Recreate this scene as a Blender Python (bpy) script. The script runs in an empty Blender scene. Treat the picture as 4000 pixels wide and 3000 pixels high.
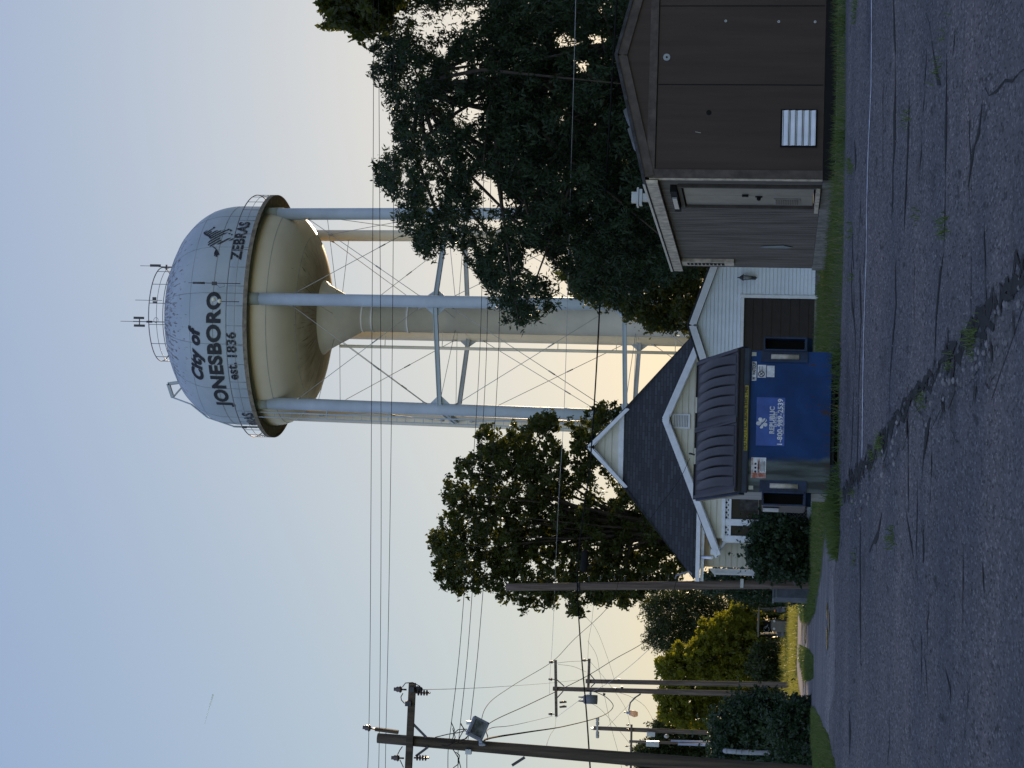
import bpy, bmesh, math, random
import numpy as np
from mathutils import Vector, Matrix
random.seed(7); rng = np.random.default_rng(7)
R_ = math.radians
S = bpy.context.scene
# ------------------------------------------------------------------ camera
FPX, PITCH, ROLL = 8092.0, math.atan(1040/8092.0), 0.023
EYE = Vector((0, 0, 1.6))
Rv = Vector((1, 0, 0)); Fv = Vector((0, math.cos(PITCH), math.sin(PITCH))); Uv = Vector((0, -math.sin(PITCH), math.cos(PITCH)))
cam = bpy.data.cameras.new('camera'); cam_o = bpy.data.objects.new('camera', cam); S.collection.objects.link(cam_o)
cx = Rv*math.sin(ROLL) - Uv*math.cos(ROLL); cy = Rv*math.cos(ROLL) + Uv*math.sin(ROLL); cz = -Fv
M = Matrix((cx, cy, cz)).transposed().to_4x4(); M.translation = EYE
cam_o.matrix_world = M
cam.sensor_fit = 'HORIZONTAL'; cam.sensor_width = 36; cam.lens = FPX/4000*36
cam.clip_start = .1; cam.clip_end = 30000
S.camera = cam_o
def ray(V, y):                      # photograph pixel (the photograph is turned on its side) -> direction
    du = (3000-y)-1500.0; dv = V-2000.0
    a = du*math.cos(ROLL)+dv*math.sin(ROLL); b = -du*math.sin(ROLL)+dv*math.cos(ROLL)
    return Fv*FPX + Rv*a - Uv*b
def P(V, y, d):                     # point seen there, d metres away
    r = ray(V, y); return EYE + r*(d/r.y)
def proj(p):
    q = p-EYE; f = q.dot(Fv); a = q.dot(Rv)/f*FPX; b = -q.dot(Uv)/f*FPX
    du = a*math.cos(ROLL)-b*math.sin(ROLL); dv = a*math.sin(ROLL)+b*math.cos(ROLL)
    return (dv+2000, 1500-du)
ZP = [(-400, 0), (8, 0), (14, .12), (20, .5), (24, .74), (26, .82), (30, .84), (34, .8), (45, .65), (60, .5), (70, .35), (100, .25), (150, .2), (6000, .2)]
def zg(y):
    for (a, za), (b, zb) in zip(ZP, ZP[1:]):
        if y <= b: return za+(zb-za)*(y-a)/(b-a)
    return .2
def G(V, y):                        # where that pixel's ray meets the ground
    r = ray(V, y); lo = 5.0
    for Y in np.concatenate([np.arange(5, 60, .25), np.arange(60, 400, 2)]):
        if (EYE+r*(Y/r.y)).z <= zg(Y): break
        lo = Y
    hi = Y
    for _ in range(30):
        m = (lo+hi)/2
        if (EYE+r*(m/r.y)).z <= zg(m): hi = m
        else: lo = m
    return EYE + r*(hi/r.y)
# ------------------------------------------------------------------ sky and sun
sd = ray(2235, 215).normalized()
SUN_EL = math.asin(sd.z); SUN_AZ = math.atan2(sd.x, sd.y)
W = bpy.data.worlds.new('World'); S.world = W; W.use_nodes = True
nt = W.node_tree; bg = nt.nodes['Background']
sky = nt.nodes.new('ShaderNodeTexSky'); sky.sky_type = 'NISHITA'; sky.sun_disc = False
sky.sun_elevation = SUN_EL; sky.sun_rotation = SUN_AZ
sky.air_density = 1.0; sky.dust_density = 0.3; sky.ozone_density = 1.0; sky.altitude = 200
def vmath(op, a, b):
    v = nt.nodes.new('ShaderNodeVectorMath'); v.operation = op
    for i, q in enumerate((a, b)):
        if isinstance(q, tuple): v.inputs[i].default_value = q
        else: nt.links.new(q, v.inputs[i])
    return v.outputs[0]
# soften the glare round the sun, let the dust near the horizon warm the light, and brighten the sky opposite the sun as added fill
num = vmath('MULTIPLY', sky.outputs[0], tuple(a/.15 for a in (.0938, .1297, .276))); den = vmath('ADD', vmath('MULTIPLY', sky.outputs[0], (.05, .10, .4)), (1., 1., 1.))
air = vmath('ADD', vmath('DIVIDE', num, den), tuple(a/.15 for a in (.136, .140, .23)))
def node(kind, **kw):
    q = nt.nodes.new(kind)
    for k, v in kw.items(): setattr(q, k, v)
    return q
tcw = node('ShaderNodeTexCoord'); sxyz = node('ShaderNodeSeparateXYZ'); nt.links.new(tcw.outputs['Generated'], sxyz.inputs[0])
zc_ = node('ShaderNodeMath', operation='MAXIMUM'); nt.links.new(sxyz.outputs[2], zc_.inputs[0]); zc_.inputs[1].default_value = 0
pw = node('ShaderNodeMath', operation='POWER'); pw.inputs[0].default_value = math.exp(-10); nt.links.new(zc_.outputs[0], pw.inputs[1])
hz = node('ShaderNodeVectorMath', operation='SCALE'); hz.inputs[0].default_value = tuple(a/.15 for a in (-.075, -.08, -.21)); nt.links.new(pw.outputs[0], hz.inputs[3])
air = vmath('ADD', air, hz.outputs[0])
dt = node('ShaderNodeVectorMath', operation='DOT_PRODUCT'); nt.links.new(tcw.outputs['Generated'], dt.inputs[0]); dt.inputs[1].default_value = tuple(-sd)
mre = node('ShaderNodeMapRange'); mre.inputs[1].default_value = -.2; mre.inputs[2].default_value = 1; nt.links.new(dt.outputs['Value'], mre.inputs[0])
bo = node('ShaderNodeVectorMath', operation='SCALE'); bo.inputs[0].default_value = (1.45, 1.35, 1.1); nt.links.new(mre.outputs[0], bo.inputs[3])
nt.links.new(vmath('MULTIPLY', air, vmath('ADD', bo.outputs[0], (1., 1., 1.))), bg.inputs[0]); bg.inputs[1].default_value = 0.15
sun = bpy.data.lights.new('sun', 'SUN'); sun.energy = 4.5; sun.angle = R_(.5); sun.color = (1, .72, .42)
sun_o = bpy.data.objects.new('sun', sun); S.collection.objects.link(sun_o)
sun_o.rotation_euler = (-sd).to_track_quat('-Z', 'Y').to_euler(); sun_o.location = (60, 60, 60)
S.view_settings.view_transform = 'Standard'; S.view_settings.look = 'None'; S.view_settings.gamma = 1
S.view_settings.exposure = 0.0
# ------------------------------------------------------------------ helpers
class MB:
    def __init__(s): s.v = []; s.f = []; s.sm = []
    def add(s, vs, fs, smooth=False):
        o = len(s.v); s.v += [Vector(v) for v in vs]
        s.f += [tuple(i+o for i in f) for f in fs]; s.sm += [smooth]*len(fs); return s
    def box(s, c, sz, ax=None):
        c = Vector(c); ax = ax or (Vector((1,0,0)), Vector((0,1,0)), Vector((0,0,1)))
        vs = [c+ax[0]*(i*sz[0]/2)+ax[1]*(j*sz[1]/2)+ax[2]*(k*sz[2]/2) for i in (-1,1) for j in (-1,1) for k in (-1,1)]
        return s.add(vs, [(0,1,3,2),(4,6,7,5),(0,4,5,1),(2,3,7,6),(0,2,6,4),(1,5,7,3)])
    def bar(s, a, b, w, h, up=Vector((0,0,1))):     # rectangular bar from a to b
        a, b = Vector(a), Vector(b); d = (b-a); L = d.length; d.normalize()
        x = d.cross(up)
        if x.length < 1e-3: x = d.cross(Vector((0,1,0)))
        x.normalize(); z = x.cross(d)
        return s.box((a+b)/2, (w, L, h), (x, d, z))
    def prism(s, poly, vec):
        n = len(poly); vec = Vector(vec); p = [Vector(q) for q in poly]
        return s.add(p+[q+vec for q in p], [tuple(range(n))[::-1], tuple(range(n, 2*n))]+[(i, (i+1)%n, (i+1)%n+n, i+n) for i in range(n)])
    def tube(s, pts, r, n=8, cap=True, smooth=True):
        pts = [Vector(p) for p in pts]; m = len(pts)
        rs = list(r) if isinstance(r, (list, tuple)) else [r]*m
        vs = []; ref = None
        for i in range(m):
            t = (pts[min(i+1, m-1)]-pts[max(i-1, 0)]).normalized()
            if ref is None:
                ref = t.cross(Vector((0,0,1)))
                if ref.length < .05: ref = t.cross(Vector((0,1,0)))
            ref = (ref - t*ref.dot(t)).normalized(); w = t.cross(ref)
            for k in range(n):
                a = 2*math.pi*k/n; vs.append(pts[i]+(ref*math.cos(a)+w*math.sin(a))*rs[i])
        fs = [(i*n+k, i*n+(k+1)%n, (i+1)*n+(k+1)%n, (i+1)*n+k) for i in range(m-1) for k in range(n)]
        s.add(vs, fs, smooth)
        if cap:
            o = len(s.v)-m*n
            s.f += [tuple(o+k for k in range(n))[::-1], tuple(o+(m-1)*n+k for k in range(n))]; s.sm += [False]*2
        return s
    def lathe(s, c, prof, n=48, smooth=True, cap=False, a0=0, a1=2*math.pi):
        c = Vector(c); full = abs(a1-a0-2*math.pi) < 1e-6; m = n if full else n+1
        vs = [c+Vector((r*math.sin(a0+(a1-a0)*k/n), -r*math.cos(a0+(a1-a0)*k/n), z)) for r, z in prof for k in range(m)]
        fs = [(i*m+k, i*m+(k+1)%m, (i+1)*m+(k+1)%m, (i+1)*m+k) for i in range(len(prof)-1) for k in range(n)]
        s.add(vs, fs, smooth)
        return s
    def ball(s, c, r, n=10, sq=(1,1,1)):
        c = Vector(c); h = n//2; vs = []; fs = []
        for i in range(h+1):
            for k in range(n):
                t = math.pi*i/h; a = 2*math.pi*k/n
                vs.append(c+Vector((r*sq[0]*math.sin(t)*math.cos(a), r*sq[1]*math.sin(t)*math.sin(a), r*sq[2]*math.cos(t))))
        for i in range(h):
            for k in range(n): fs.append((i*n+k, (i+1)*n+k, (i+1)*n+(k+1)%n, i*n+(k+1)%n))
        return s.add(vs, fs, True)
def rootloc(o):
    while o.parent: o = o.parent
    return o.location.copy()
def build(name, mb, m, parent=None, loc=None, fix=True):
    me = bpy.data.meshes.new(name)
    base = rootloc(parent) if parent else Vector(loc or (0,0,0))
    me.from_pydata([tuple(v-base) for v in mb.v], [], mb.f); me.update()
    me.polygons.foreach_set('use_smooth', mb.sm)
    if fix:
        bm = bmesh.new(); bm.from_mesh(me); bmesh.ops.recalc_face_normals(bm, faces=bm.faces); bm.to_mesh(me); bm.free()
    me.materials.append(m)
    o = bpy.data.objects.new(name, me); S.collection.objects.link(o)
    if parent: o.parent = parent
    else: o.location = base
    return o
def tag(o, label=None, cat=None, group=None, kind=None):
    if label: o['label'] = label
    if cat: o['category'] = cat
    if group: o['group'] = group
    if kind: o['kind'] = kind
    return o
def thing(name, loc, label, cat, group=None):
    o = bpy.data.objects.new(name, None); S.collection.objects.link(o); o.location = loc; o.empty_display_size = .3
    return tag(o, label, cat, group)
def mat(name, col, rough=.8, var=.2, scale=4., bump=0., bscale=40., metal=0., spec=.3, stretch=(1,1,1), col2=None, lo=.35, hi=.65, detail=5, trans=0):
    m = bpy.data.materials.new(name); m.use_nodes = True; n = m.node_tree.nodes; l = m.node_tree.links
    b = n['Principled BSDF']; b.inputs['Roughness'].default_value = rough; b.inputs['Metallic'].default_value = metal
    b.inputs['Specular IOR Level'].default_value = spec
    tc = n.new('ShaderNodeTexCoord'); mp = n.new('ShaderNodeMapping'); mp.inputs['Scale'].default_value = stretch
    l.new(tc.outputs['Object'], mp.inputs[0])
    nz = n.new('ShaderNodeTexNoise'); nz.inputs['Scale'].default_value = scale; nz.inputs['Detail'].default_value = detail; nz.inputs['Roughness'].default_value = .62
    l.new(mp.outputs[0], nz.inputs['Vector'])
    cr = n.new('ShaderNodeValToRGB'); e = cr.color_ramp.elements
    c2 = col2 or tuple(min(1, c*(1+var)) for c in col); c1 = col if col2 else tuple(c*(1-var) for c in col)
    e[0].position = lo; e[1].position = hi; e[0].color = (*c1, 1); e[1].color = (*c2, 1)
    l.new(nz.outputs[0], cr.inputs[0]); l.new(cr.outputs[0], b.inputs['Base Color'])
    if bump:
        n2 = n.new('ShaderNodeTexNoise'); n2.inputs['Scale'].default_value = bscale; n2.inputs['Detail'].default_value = 4
        l.new(mp.outputs[0], n2.inputs['Vector'])
        bp = n.new('ShaderNodeBump'); bp.inputs['Strength'].default_value = bump; bp.inputs['Distance'].default_value = .02
        l.new(n2.outputs[0], bp.inputs['Height']); l.new(bp.outputs[0], b.inputs['Normal'])
    return m
def leafmat(name, c1, c2, tr=.35, scale=1.2, gloss=.35):
    m = bpy.data.materials.new(name); m.use_nodes = True; n = m.node_tree.nodes; l = m.node_tree.links
    b = n['Principled BSDF']; b.inputs['Roughness'].default_value = .45; b.inputs['Specular IOR Level'].default_value = gloss
    tc = n.new('ShaderNodeTexCoord'); nz = n.new('ShaderNodeTexNoise'); nz.inputs['Scale'].default_value = scale; nz.inputs['Detail'].default_value = 12; nz.inputs['Roughness'].default_value = .95
    l.new(tc.outputs['Object'], nz.inputs['Vector'])
    cr = n.new('ShaderNodeValToRGB'); e = cr.color_ramp.elements; e[0].position = .35; e[1].position = .66
    e[0].color = (*c1, 1); e[1].color = (*c2, 1)
    l.new(nz.outputs[0], cr.inputs[0]); l.new(cr.outputs[0], b.inputs['Base Color'])
    t = n.new('ShaderNodeBsdfTranslucent'); hs = n.new('ShaderNodeHueSaturation'); hs.inputs['Value'].default_value = 1.6; hs.inputs['Saturation'].default_value = 1.1; hs.inputs['Hue'].default_value = .48
    l.new(cr.outputs[0], hs.inputs['Color']); l.new(hs.outputs[0], t.inputs[0])
    mx = n.new('ShaderNodeMixShader'); mx.inputs[0].default_value = tr
    l.new(b.outputs[0], mx.inputs[1]); l.new(t.outputs[0], mx.inputs[2]); l.new(mx.outputs[0], n['Material Output'].inputs[0])
    return m
def inpoly(x, y, poly):
    c = False; n = len(poly)
    for i in range(n):
        x1, y1 = poly[i]; x2, y2 = poly[(i+1) % n]
        if (y1 > y) != (y2 > y) and x < (x2-x1)*(y-y1)/(y2-y1)+x1: c = not c
    return c
def quads_obj(name, V4, m, parent=None, loc=(0,0,0)):       # V4: N x 4 x 3 world corners
    base = rootloc(parent) if parent else Vector(loc)
    N = len(V4); co = (np.asarray(V4, dtype=np.float64).reshape(-1, 3)-np.array(base)).astype(np.float32)
    me = bpy.data.meshes.new(name); me.vertices.add(N*4); me.vertices.foreach_set('co', co.ravel())
    me.loops.add(N*4); me.loops.foreach_set('vertex_index', np.arange(N*4, dtype=np.int32))
    me.polygons.add(N); me.polygons.foreach_set('loop_start', np.arange(0, N*4, 4, dtype=np.int32)); me.polygons.foreach_set('loop_total', np.full(N, 4, dtype=np.int32))
    me.update(calc_edges=True); me.materials.append(m)
    o = bpy.data.objects.new(name, me); S.collection.objects.link(o)
    if parent: o.parent = parent
    else: o.location = base
    return o
def leaves(centers, length, width, down=.3, jit=.65):
    c = np.asarray(centers); N = len(c)
    d = rng.normal(size=(N, 3)); d /= np.linalg.norm(d, axis=1)[:, None]; d[:, 2] -= down; d /= np.linalg.norm(d, axis=1)[:, None]
    n = rng.normal(size=(N, 3)); s = np.cross(d, n); s /= np.linalg.norm(s, axis=1)[:, None]
    k = (1+jit*rng.uniform(-1, 1, N))[:, None]
    d = d*length*k/2; s = s*width*k/2
    return np.stack([c-d, c-d*.1+s, c+d, c-d*.1-s], axis=1)
# ------------------------------------------------------------------ ground
def sheet(name, poly, zoff, m, step=1.0, label=None, kind='structure', rough=0., seg=.6):
    pts = []
    n = len(poly)
    for i in range(n):                      # roughen the outline
        a = Vector((poly[i][0], poly[i][1])); b = Vector((poly[(i+1)%n][0], poly[(i+1)%n][1])); L = (b-a).length
        k = max(1, int(L/seg)) if rough else 1
        nn = Vector((-(b-a).y, (b-a).x)).normalized() if L > 0 else Vector((0,0))
        for j in range(k):
            q = a.lerp(b, j/k)
            if j and rough: q += nn*random.uniform(-rough, rough)
            pts.append(q)
    bm = bmesh.new(); f = bm.faces.new([bm.verts.new((p.x, p.y, 0)) for p in pts])
    ys = [p.y for p in pts]
    cuts = [k for k in np.arange(math.floor(min(ys)), min(max(ys), 160), step)] + [z[0] for z in ZP]
    for Y in cuts:
        if min(ys) < Y < max(ys):
            bmesh.ops.bisect_plane(bm, geom=bm.verts[:]+bm.edges[:]+bm.faces[:], plane_co=(0, Y, 0), plane_no=(0, 1, 0), dist=1e-5)
    bmesh.ops.triangulate(bm, faces=bm.faces)
    for v in bm.verts: v.co.z = zg(v.co.y)+zoff
    bmesh.ops.recalc_face_normals(bm, faces=bm.faces)
    if sum(f.normal.z for f in bm.faces) < 0: bmesh.ops.reverse_faces(bm, faces=bm.faces)
    me = bpy.data.meshes.new(name); bm.to_mesh(me); bm.free(); me.materials.append(m)
    o = bpy.data.objects.new(name, me); S.collection.objects.link(o)
    if kind: o['kind'] = kind
    return o
def gp(*px): return [(G(V, y).x, G(V, y).y) for V, y in px]
m_soil = mat('soil grass', (.035,.055,.018), .95, scale=1.5, col2=(.07,.085,.03), bump=.6, bscale=25)
sheet('ground', [(-2500,-300),(2500,-300),(2500,5000),(-2500,5000)], 0, m_soil, step=4)
# asphalt: chip seal with stones, dark pits, tyre-worn lanes
def asphalt_mat(name, dark, light, warm):
    m = bpy.data.materials.new(name); m.use_nodes = True; n = m.node_tree.nodes; l = m.node_tree.links
    b = n['Principled BSDF']; b.inputs['Roughness'].default_value = .8; b.inputs['Specular IOR Level'].default_value = .35
    tc = n.new('ShaderNodeTexCoord')
    def noise(sc, det=4, st=(1,1,1)):
        mp = n.new('ShaderNodeMapping'); mp.inputs['Scale'].default_value = st; l.new(tc.outputs['Object'], mp.inputs[0])
        z = n.new('ShaderNodeTexNoise'); z.inputs['Scale'].default_value = sc; z.inputs['Detail'].default_value = det; l.new(mp.outputs[0], z.inputs['Vector']); return z
    vo = n.new('ShaderNodeTexVoronoi'); vo.inputs['Scale'].default_value = 58
    mpv = n.new('ShaderNodeMapping'); mpv.inputs['Scale'].default_value = (1, .33, 1); l.new(tc.outputs['Object'], mpv.inputs[0]); l.new(mpv.outputs[0], vo.inputs['Vector'])
    bw = n.new('ShaderNodeSeparateColor'); l.new(vo.outputs['Color'], bw.inputs[0])
    cr = n.new('ShaderNodeValToRGB'); e = cr.color_ramp.elements
    e[0].position = .0; e[0].color = (*dark, 1); e[1].position = 1; e[1].color = (*light, 1)
    a = e.new(.2); a.color = tuple(d*.68+li*.32 for d, li in zip(dark, light))+(1,)
    a = e.new(.82); a.color = tuple(d*.52+li*.48 for d, li in zip(dark, light))+(1,)
    l.new(bw.outputs[0], cr.inputs[0])
    big = noise(.35, 5); r2 = n.new('ShaderNodeValToRGB'); r2.color_ramp.elements[0].position = .35; r2.color_ramp.elements[1].position = .68
    r2.color_ramp.elements[0].color = (.68,.70,.74,1); r2.color_ramp.elements[1].color = (*warm, 1); l.new(big.outputs[0], r2.inputs[0])
    mx = n.new('ShaderNodeMix'); mx.data_type = 'RGBA'; mx.blend_type = 'MULTIPLY'; mx.inputs[0].default_value = 1
    l.new(cr.outputs[0], mx.inputs[6]); l.new(r2.outputs[0], mx.inputs[7])
    pit = noise(9, 3, (1, .3, 1)); r3 = n.new('ShaderNodeValToRGB'); r3.color_ramp.elements[0].position = .29; r3.color_ramp.elements[1].position = .36
    r3.color_ramp.elements[0].color = (.35,.35,.36,1); r3.color_ramp.elements[1].color = (1,1,1,1); l.new(pit.outputs[0], r3.inputs[0])
    m2 = n.new('ShaderNodeMix'); m2.data_type = 'RGBA'; m2.blend_type = 'MULTIPLY'; m2.inputs[0].default_value = 1
    l.new(mx.outputs[2], m2.inputs[6]); l.new(r3.outputs[0], m2.inputs[7]); l.new(m2.outputs[2], b.inputs['Base Color'])
    band = noise(1, 4, (.22, 1.1, 1)); r4 = n.new('ShaderNodeValToRGB'); r4.color_ramp.elements[0].position = .36; r4.color_ramp.elements[1].position = .62; r4.color_ramp.elements[0].color = (.70,.74,.80,1); r4.color_ramp.elements[1].color = (1.08,1.02,1.0,1); l.new(band.outputs[0], r4.inputs[0])
    oil = noise(.9, 3); r5 = n.new('ShaderNodeValToRGB'); r5.color_ramp.elements[0].position = .30; r5.color_ramp.elements[1].position = .37; r5.color_ramp.elements[0].color = (.55,.55,.55,1); r5.color_ramp.elements[1].color = (1,1,1,1); l.new(oil.outputs[0], r5.inputs[0])
    for rr_ in (r4, r5):
        m3 = n.new('ShaderNodeMix'); m3.data_type = 'RGBA'; m3.blend_type = 'MULTIPLY'; m3.inputs[0].default_value = 1
        l.new(m2.outputs[2], m3.inputs[6]); l.new(rr_.outputs[0], m3.inputs[7]); l.new(m3.outputs[2], b.inputs['Base Color']); m2 = m3
    fine = noise(55, 3); ad = n.new('ShaderNodeMath'); ad.operation = 'ADD'; l.new(fine.outputs[0], ad.inputs[0]); l.new(bw.outputs[1], ad.inputs[1])
    bp = n.new('ShaderNodeBump'); bp.inputs['Strength'].default_value = .9; bp.inputs['Distance'].default_value = .012
    l.new(ad.outputs[0], bp.inputs['Height']); l.new(bp.outputs[0], b.inputs['Normal'])
    return m
m_asph = asphalt_mat('asphalt', (.034,.036,.038), (.25,.25,.245), (1.06,1.0,.97))
m_grav = asphalt_mat('gravel', (.05,.05,.05), (.36,.36,.36), (1.1,1.08,1.05))
# the parking lot reaches from behind the camera to the grass under the buildings
edge = gp((3306,-60),(3306,400),(3303,620),(3299,800),(3297,1000),(3291,1200),(3283,1380),(3279,1650),(3279,1920),(3283,2010),(3282,2120),(3274,2190))
left = gp((3180,2740),(3205,2800),(3240,2870),(3262,2960),(3275,3040))
lot = [(9, -30), (9, edge[0][1])] + edge + gp((3255,2240),(3262,2400),(3264,2560),(3262,2700),(3240,2790)) + left[2:] + [(-9, left[-1][1]-1.5), (-14, 12), (-14, -30)]
sheet('parking_lot', lot, .008, m_asph, rough=.05)
# gravel alley behind the dumpster, running off to the far lane
alley = gp((3244,1880),(3228,2010),(3222,2100),(3212,2230),(3196,2330),(3184,2400),(3160,2440),(3138,2442),(3128,2520),(3150,2540),(3178,2560),(3180,2650),(3150,2660),(3140,2690),(3136,2720),(3168,2750)) + gp((3185,2765),(3215,2840),(3250,2900),(3272,2880),(3278,2700),(3282,2560),(3282,2400),(3274,2260),(3262,2160),(3248,2060),(3250,1880))
sheet('gravel_alley', alley, .004, m_grav, rough=.06)
lane = gp((3118,2380),(3116,2500),(3113,2600),(3122,2680),(3134,2735),(3142,2735),(3136,2640),(3127,2560),(3131,2440),(3126,2380))
sheet('far_lane', lane, .012, mat('lane', (.22,.19,.18), .8, scale=2), rough=.02)
# white bay line
bay = [(3408.7,-60),(3408.5,200),(3407,337),(3401,470),(3395,603),(3390,800),(3388,1000),(3379,1271),(3374,1542),(3371,1826)]
pts = [G(*q) for q in bay]
sheet('painted_line', [(p.x, p.y+.042) for p in pts]+[(p.x, p.y-.042) for p in pts[::-1]], .0125, mat('line paint', (.42,.45,.49), .7, var=.5, scale=11), rough=.012, seg=.25)
# cracks
m_crack = mat('crack', (.018,.019,.018), .95, var=.3)
def crack_polys(px, w, wob=.05, seg=.22):
    p = [G(*q) for q in px]; out = []
    for a, b in zip(p, p[1:]):
        k = max(1, int((b-a).length/seg)); out += [a.lerp(b, j/k) for j in range(k)]
    out.append(p[-1])
    out = [q+Vector((random.uniform(-wob,wob)*.6, random.uniform(-wob,wob), 0)) for q in out]
    return out
def ribbon(mb, pts, w, zoff):
    n = len(pts); vs = []
    for i, p in enumerate(pts):
        t = pts[min(i+1,n-1)]-pts[max(i-1,0)]; t.z = 0; t.normalize(); s = Vector((-t.y, t.x, 0))
        k = w*random.choice((.15,.3,.5,.8,1.2,1.7))*random.uniform(.7,1.2)*(.2 if i in (0, n-1) else 1)
        for sg in (1, -1):
            q = p+s*(sg*k/2); vs.append(Vector((q.x, q.y, zg(q.y)+zoff)))
    mb.add(vs, [(2*i, 2*i+1, 2*i+3, 2*i+2) for i in range(n-1)])
CR = [([(3495,-20),(3500,120),(3502,330),(3498,560),(3490,760),(3486,850)], .10),
      ([(3700,170),(3702,330),(3700,520),(3697,700),(3694,860),(3688,1000),(3675,1080),(3662,1230),(3656,1430)], .07),
      ([(3502,1000),(3503,1200),(3492,1330),(3483,1470),(3478,1640)], .09),
      ([(3772,-20),(3770,130),(3768,300),(3772,430)], .035),
      ([(3845,380),(3830,500),(3810,560),(3800,620),(3793,720),(3790,800)], .06),
      ([(4010,260),(3960,310),(3930,330),(3895,345),(3870,365),(3850,350)], .06),
      ([(3620,20),(3640,100),(3650,200),(3670,300),(3680,340)], .05),
      ([(3555,400),(3553,520),(3545,640),(3540,800),(3538,900)], .07),
      ([(3455,300),(3452,500),(3455,700),(3457,800)], .06),
      ([(3365,2000),(3363,2200),(3365,2400),(3367,2600),(3368,2590)], .10),
      ([(3608,2050),(3612,2140),(3610,2215)], .05),
      ([(3450,2005),(3435,2080),(3415,2120),(3400,2150)], .12),
      ([(3535,1900),(3545,2000),(3560,2100),(3575,2200)], .05),
      ([(3330,1000),(3332,1200),(3345,1300),(3340,1500),(3333,1700),(3325,1850)], .10),
      ([(3363,1000),(3366,1250),(3362,1420),(3358,1560),(3352,1780),(3350,1900)], .07),
      ([(3335,880),(3332,980),(3338,1050)], .14), ([(3342,540),(3345,640),(3347,660)], .15),
      ([(3620,1480),(3626,1600),(3617,1720),(3605,1860),(3600,1990)], .05),
      ([(3550,1500),(3552,1700),(3553,1900),(3550,2000)], .03), ([(3798,1000),(3796,1150),(3798,1270)], .04),
      ([(3845,2200),(3850,2260),(3856,2330)], .05), ([(3320,2780),(3325,2860),(3322,2940)], .12), ([(3480,2790),(3476,2900),(3470,3000)], .06),
      ([(3700,2600),(3715,2680),(3722,2760)], .04)]
cm = MB()
for px, w in CR: ribbon(cm, crack_polys(px, w), w, .0125)
for _ in range(26):                         # long fine cracks, mostly across the lot
    V = random.uniform(3330, 3960); y = random.uniform(-40, 2700); L = random.uniform(150, 520); dv_ = random.uniform(-14, 14)
    if V < 3400 and y > 1500: continue
    ribbon(cm, crack_polys([(V+dv_*t*t+random.uniform(-2,2), y+L*t) for t in (0,.2,.4,.6,.8,1)], .03, .035), random.uniform(.018,.04), .0125)
for _ in range(70):                         # short hairline flecks along the lot
    V = random.uniform(3320, 3950); y = random.uniform(-20, 3000); L = random.uniform(15, 90)
    if V < 3400 and y > 1900: continue
    ribbon(cm, crack_polys([(V, y), (V+random.uniform(-5,5), y+L)], .02, .02), .03*random.uniform(.5,1.6), .0125)
tag(build('asphalt_cracks', cm, m_crack), kind='structure')
# broken depression running across the lot
dep = [(3295,1925),(3330,1880),(3372,1820),(3420,1770),(3455,1720),(3500,1650),(3560,1585),(3600,1530),(3640,1490),(3690,1430),(3740,1390),(3800,1300),(3860,1230),(3930,1150),(4010,1050)]
low = [(4010,1180),(3960,1330),(3920,1440),(3880,1560),(3830,1440),(3790,1500),(3740,1520),(3680,1600),(3640,1680),(3600,1640),(3560,1660),(3530,1760),(3480,1810),(3450,1770),(3400,1830),(3340,1910),(3310,1960)]
m_worn = asphalt_mat('worn asphalt', (.026,.027,.028), (.215,.215,.21), (1,.98,.95))
sheet('worn_patch', gp(*dep)+gp(*low), .0125, m_worn, rough=.12, seg=.3)
cm = MB(); 
for j in range(3): ribbon(cm, [q+Vector((random.gauss(0,.05), random.gauss(0,.10)+(0,.12,-.16)[j], 0)) for q in crack_polys(dep, .2, .14, .13)], (.11,.05,.045)[j], .017+.001*j)
for _ in range(60):
    i = random.randrange(len(dep)-1); t = random.random(); p = G(dep[i][0]*(1-t)+dep[i+1][0]*t+abs(random.gauss(0,28)), dep[i][1]*(1-t)+dep[i+1][1]*t+random.uniform(-20,190))
    L = random.uniform(.05,.22); ribbon(cm, [p+Vector((L*(q/3-.5), random.uniform(-.02,.02)*2, 0)) for q in range(4)], random.uniform(.02,.07), .0205)
for px, w in [([(3640,1640),(3625,1700),(3612,1800),(3610,1840)], .09), ([(3850,1420),(3858,1500),(3868,1535),(3885,1500),(3905,1470)], .08), ([(3470,1760),(3462,1800),(3455,1815)], .12),
              ([(3740,1470),(3735,1530)], .06), ([(3700,1560),(3690,1610),(3660,1680)], .05), ([(3395,1800),(3400,1850),(3397,1900)], .10), ([(3725,1690),(3745,1715),(3720,1730)],.06)]:
    ribbon(cm, crack_polys(px, w), w, .017)
tag(build('broken_edge', cm, m_crack), kind='structure')
m_stone = mat('loose stone', (.16,.16,.17), .85, var=.5, scale=9)
st = MB()
for _ in range(170):
    i = random.randrange(len(dep)-1); t = random.random(); V = dep[i][0]*(1-t)+dep[i+1][0]*t; y = dep[i][1]*(1-t)+dep[i+1][1]*t
    p = G(min(3990, V+abs(random.gauss(0, 20))), y+random.uniform(0, 170)); r = random.uniform(.008, .03)
    st.ball(p+Vector((0,0,r*.5)), r, 6, (random.uniform(.7,1.4), random.uniform(.7,1.4), .7))
tag(build('loose_stones', st, m_stone), kind='stuff')
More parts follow.
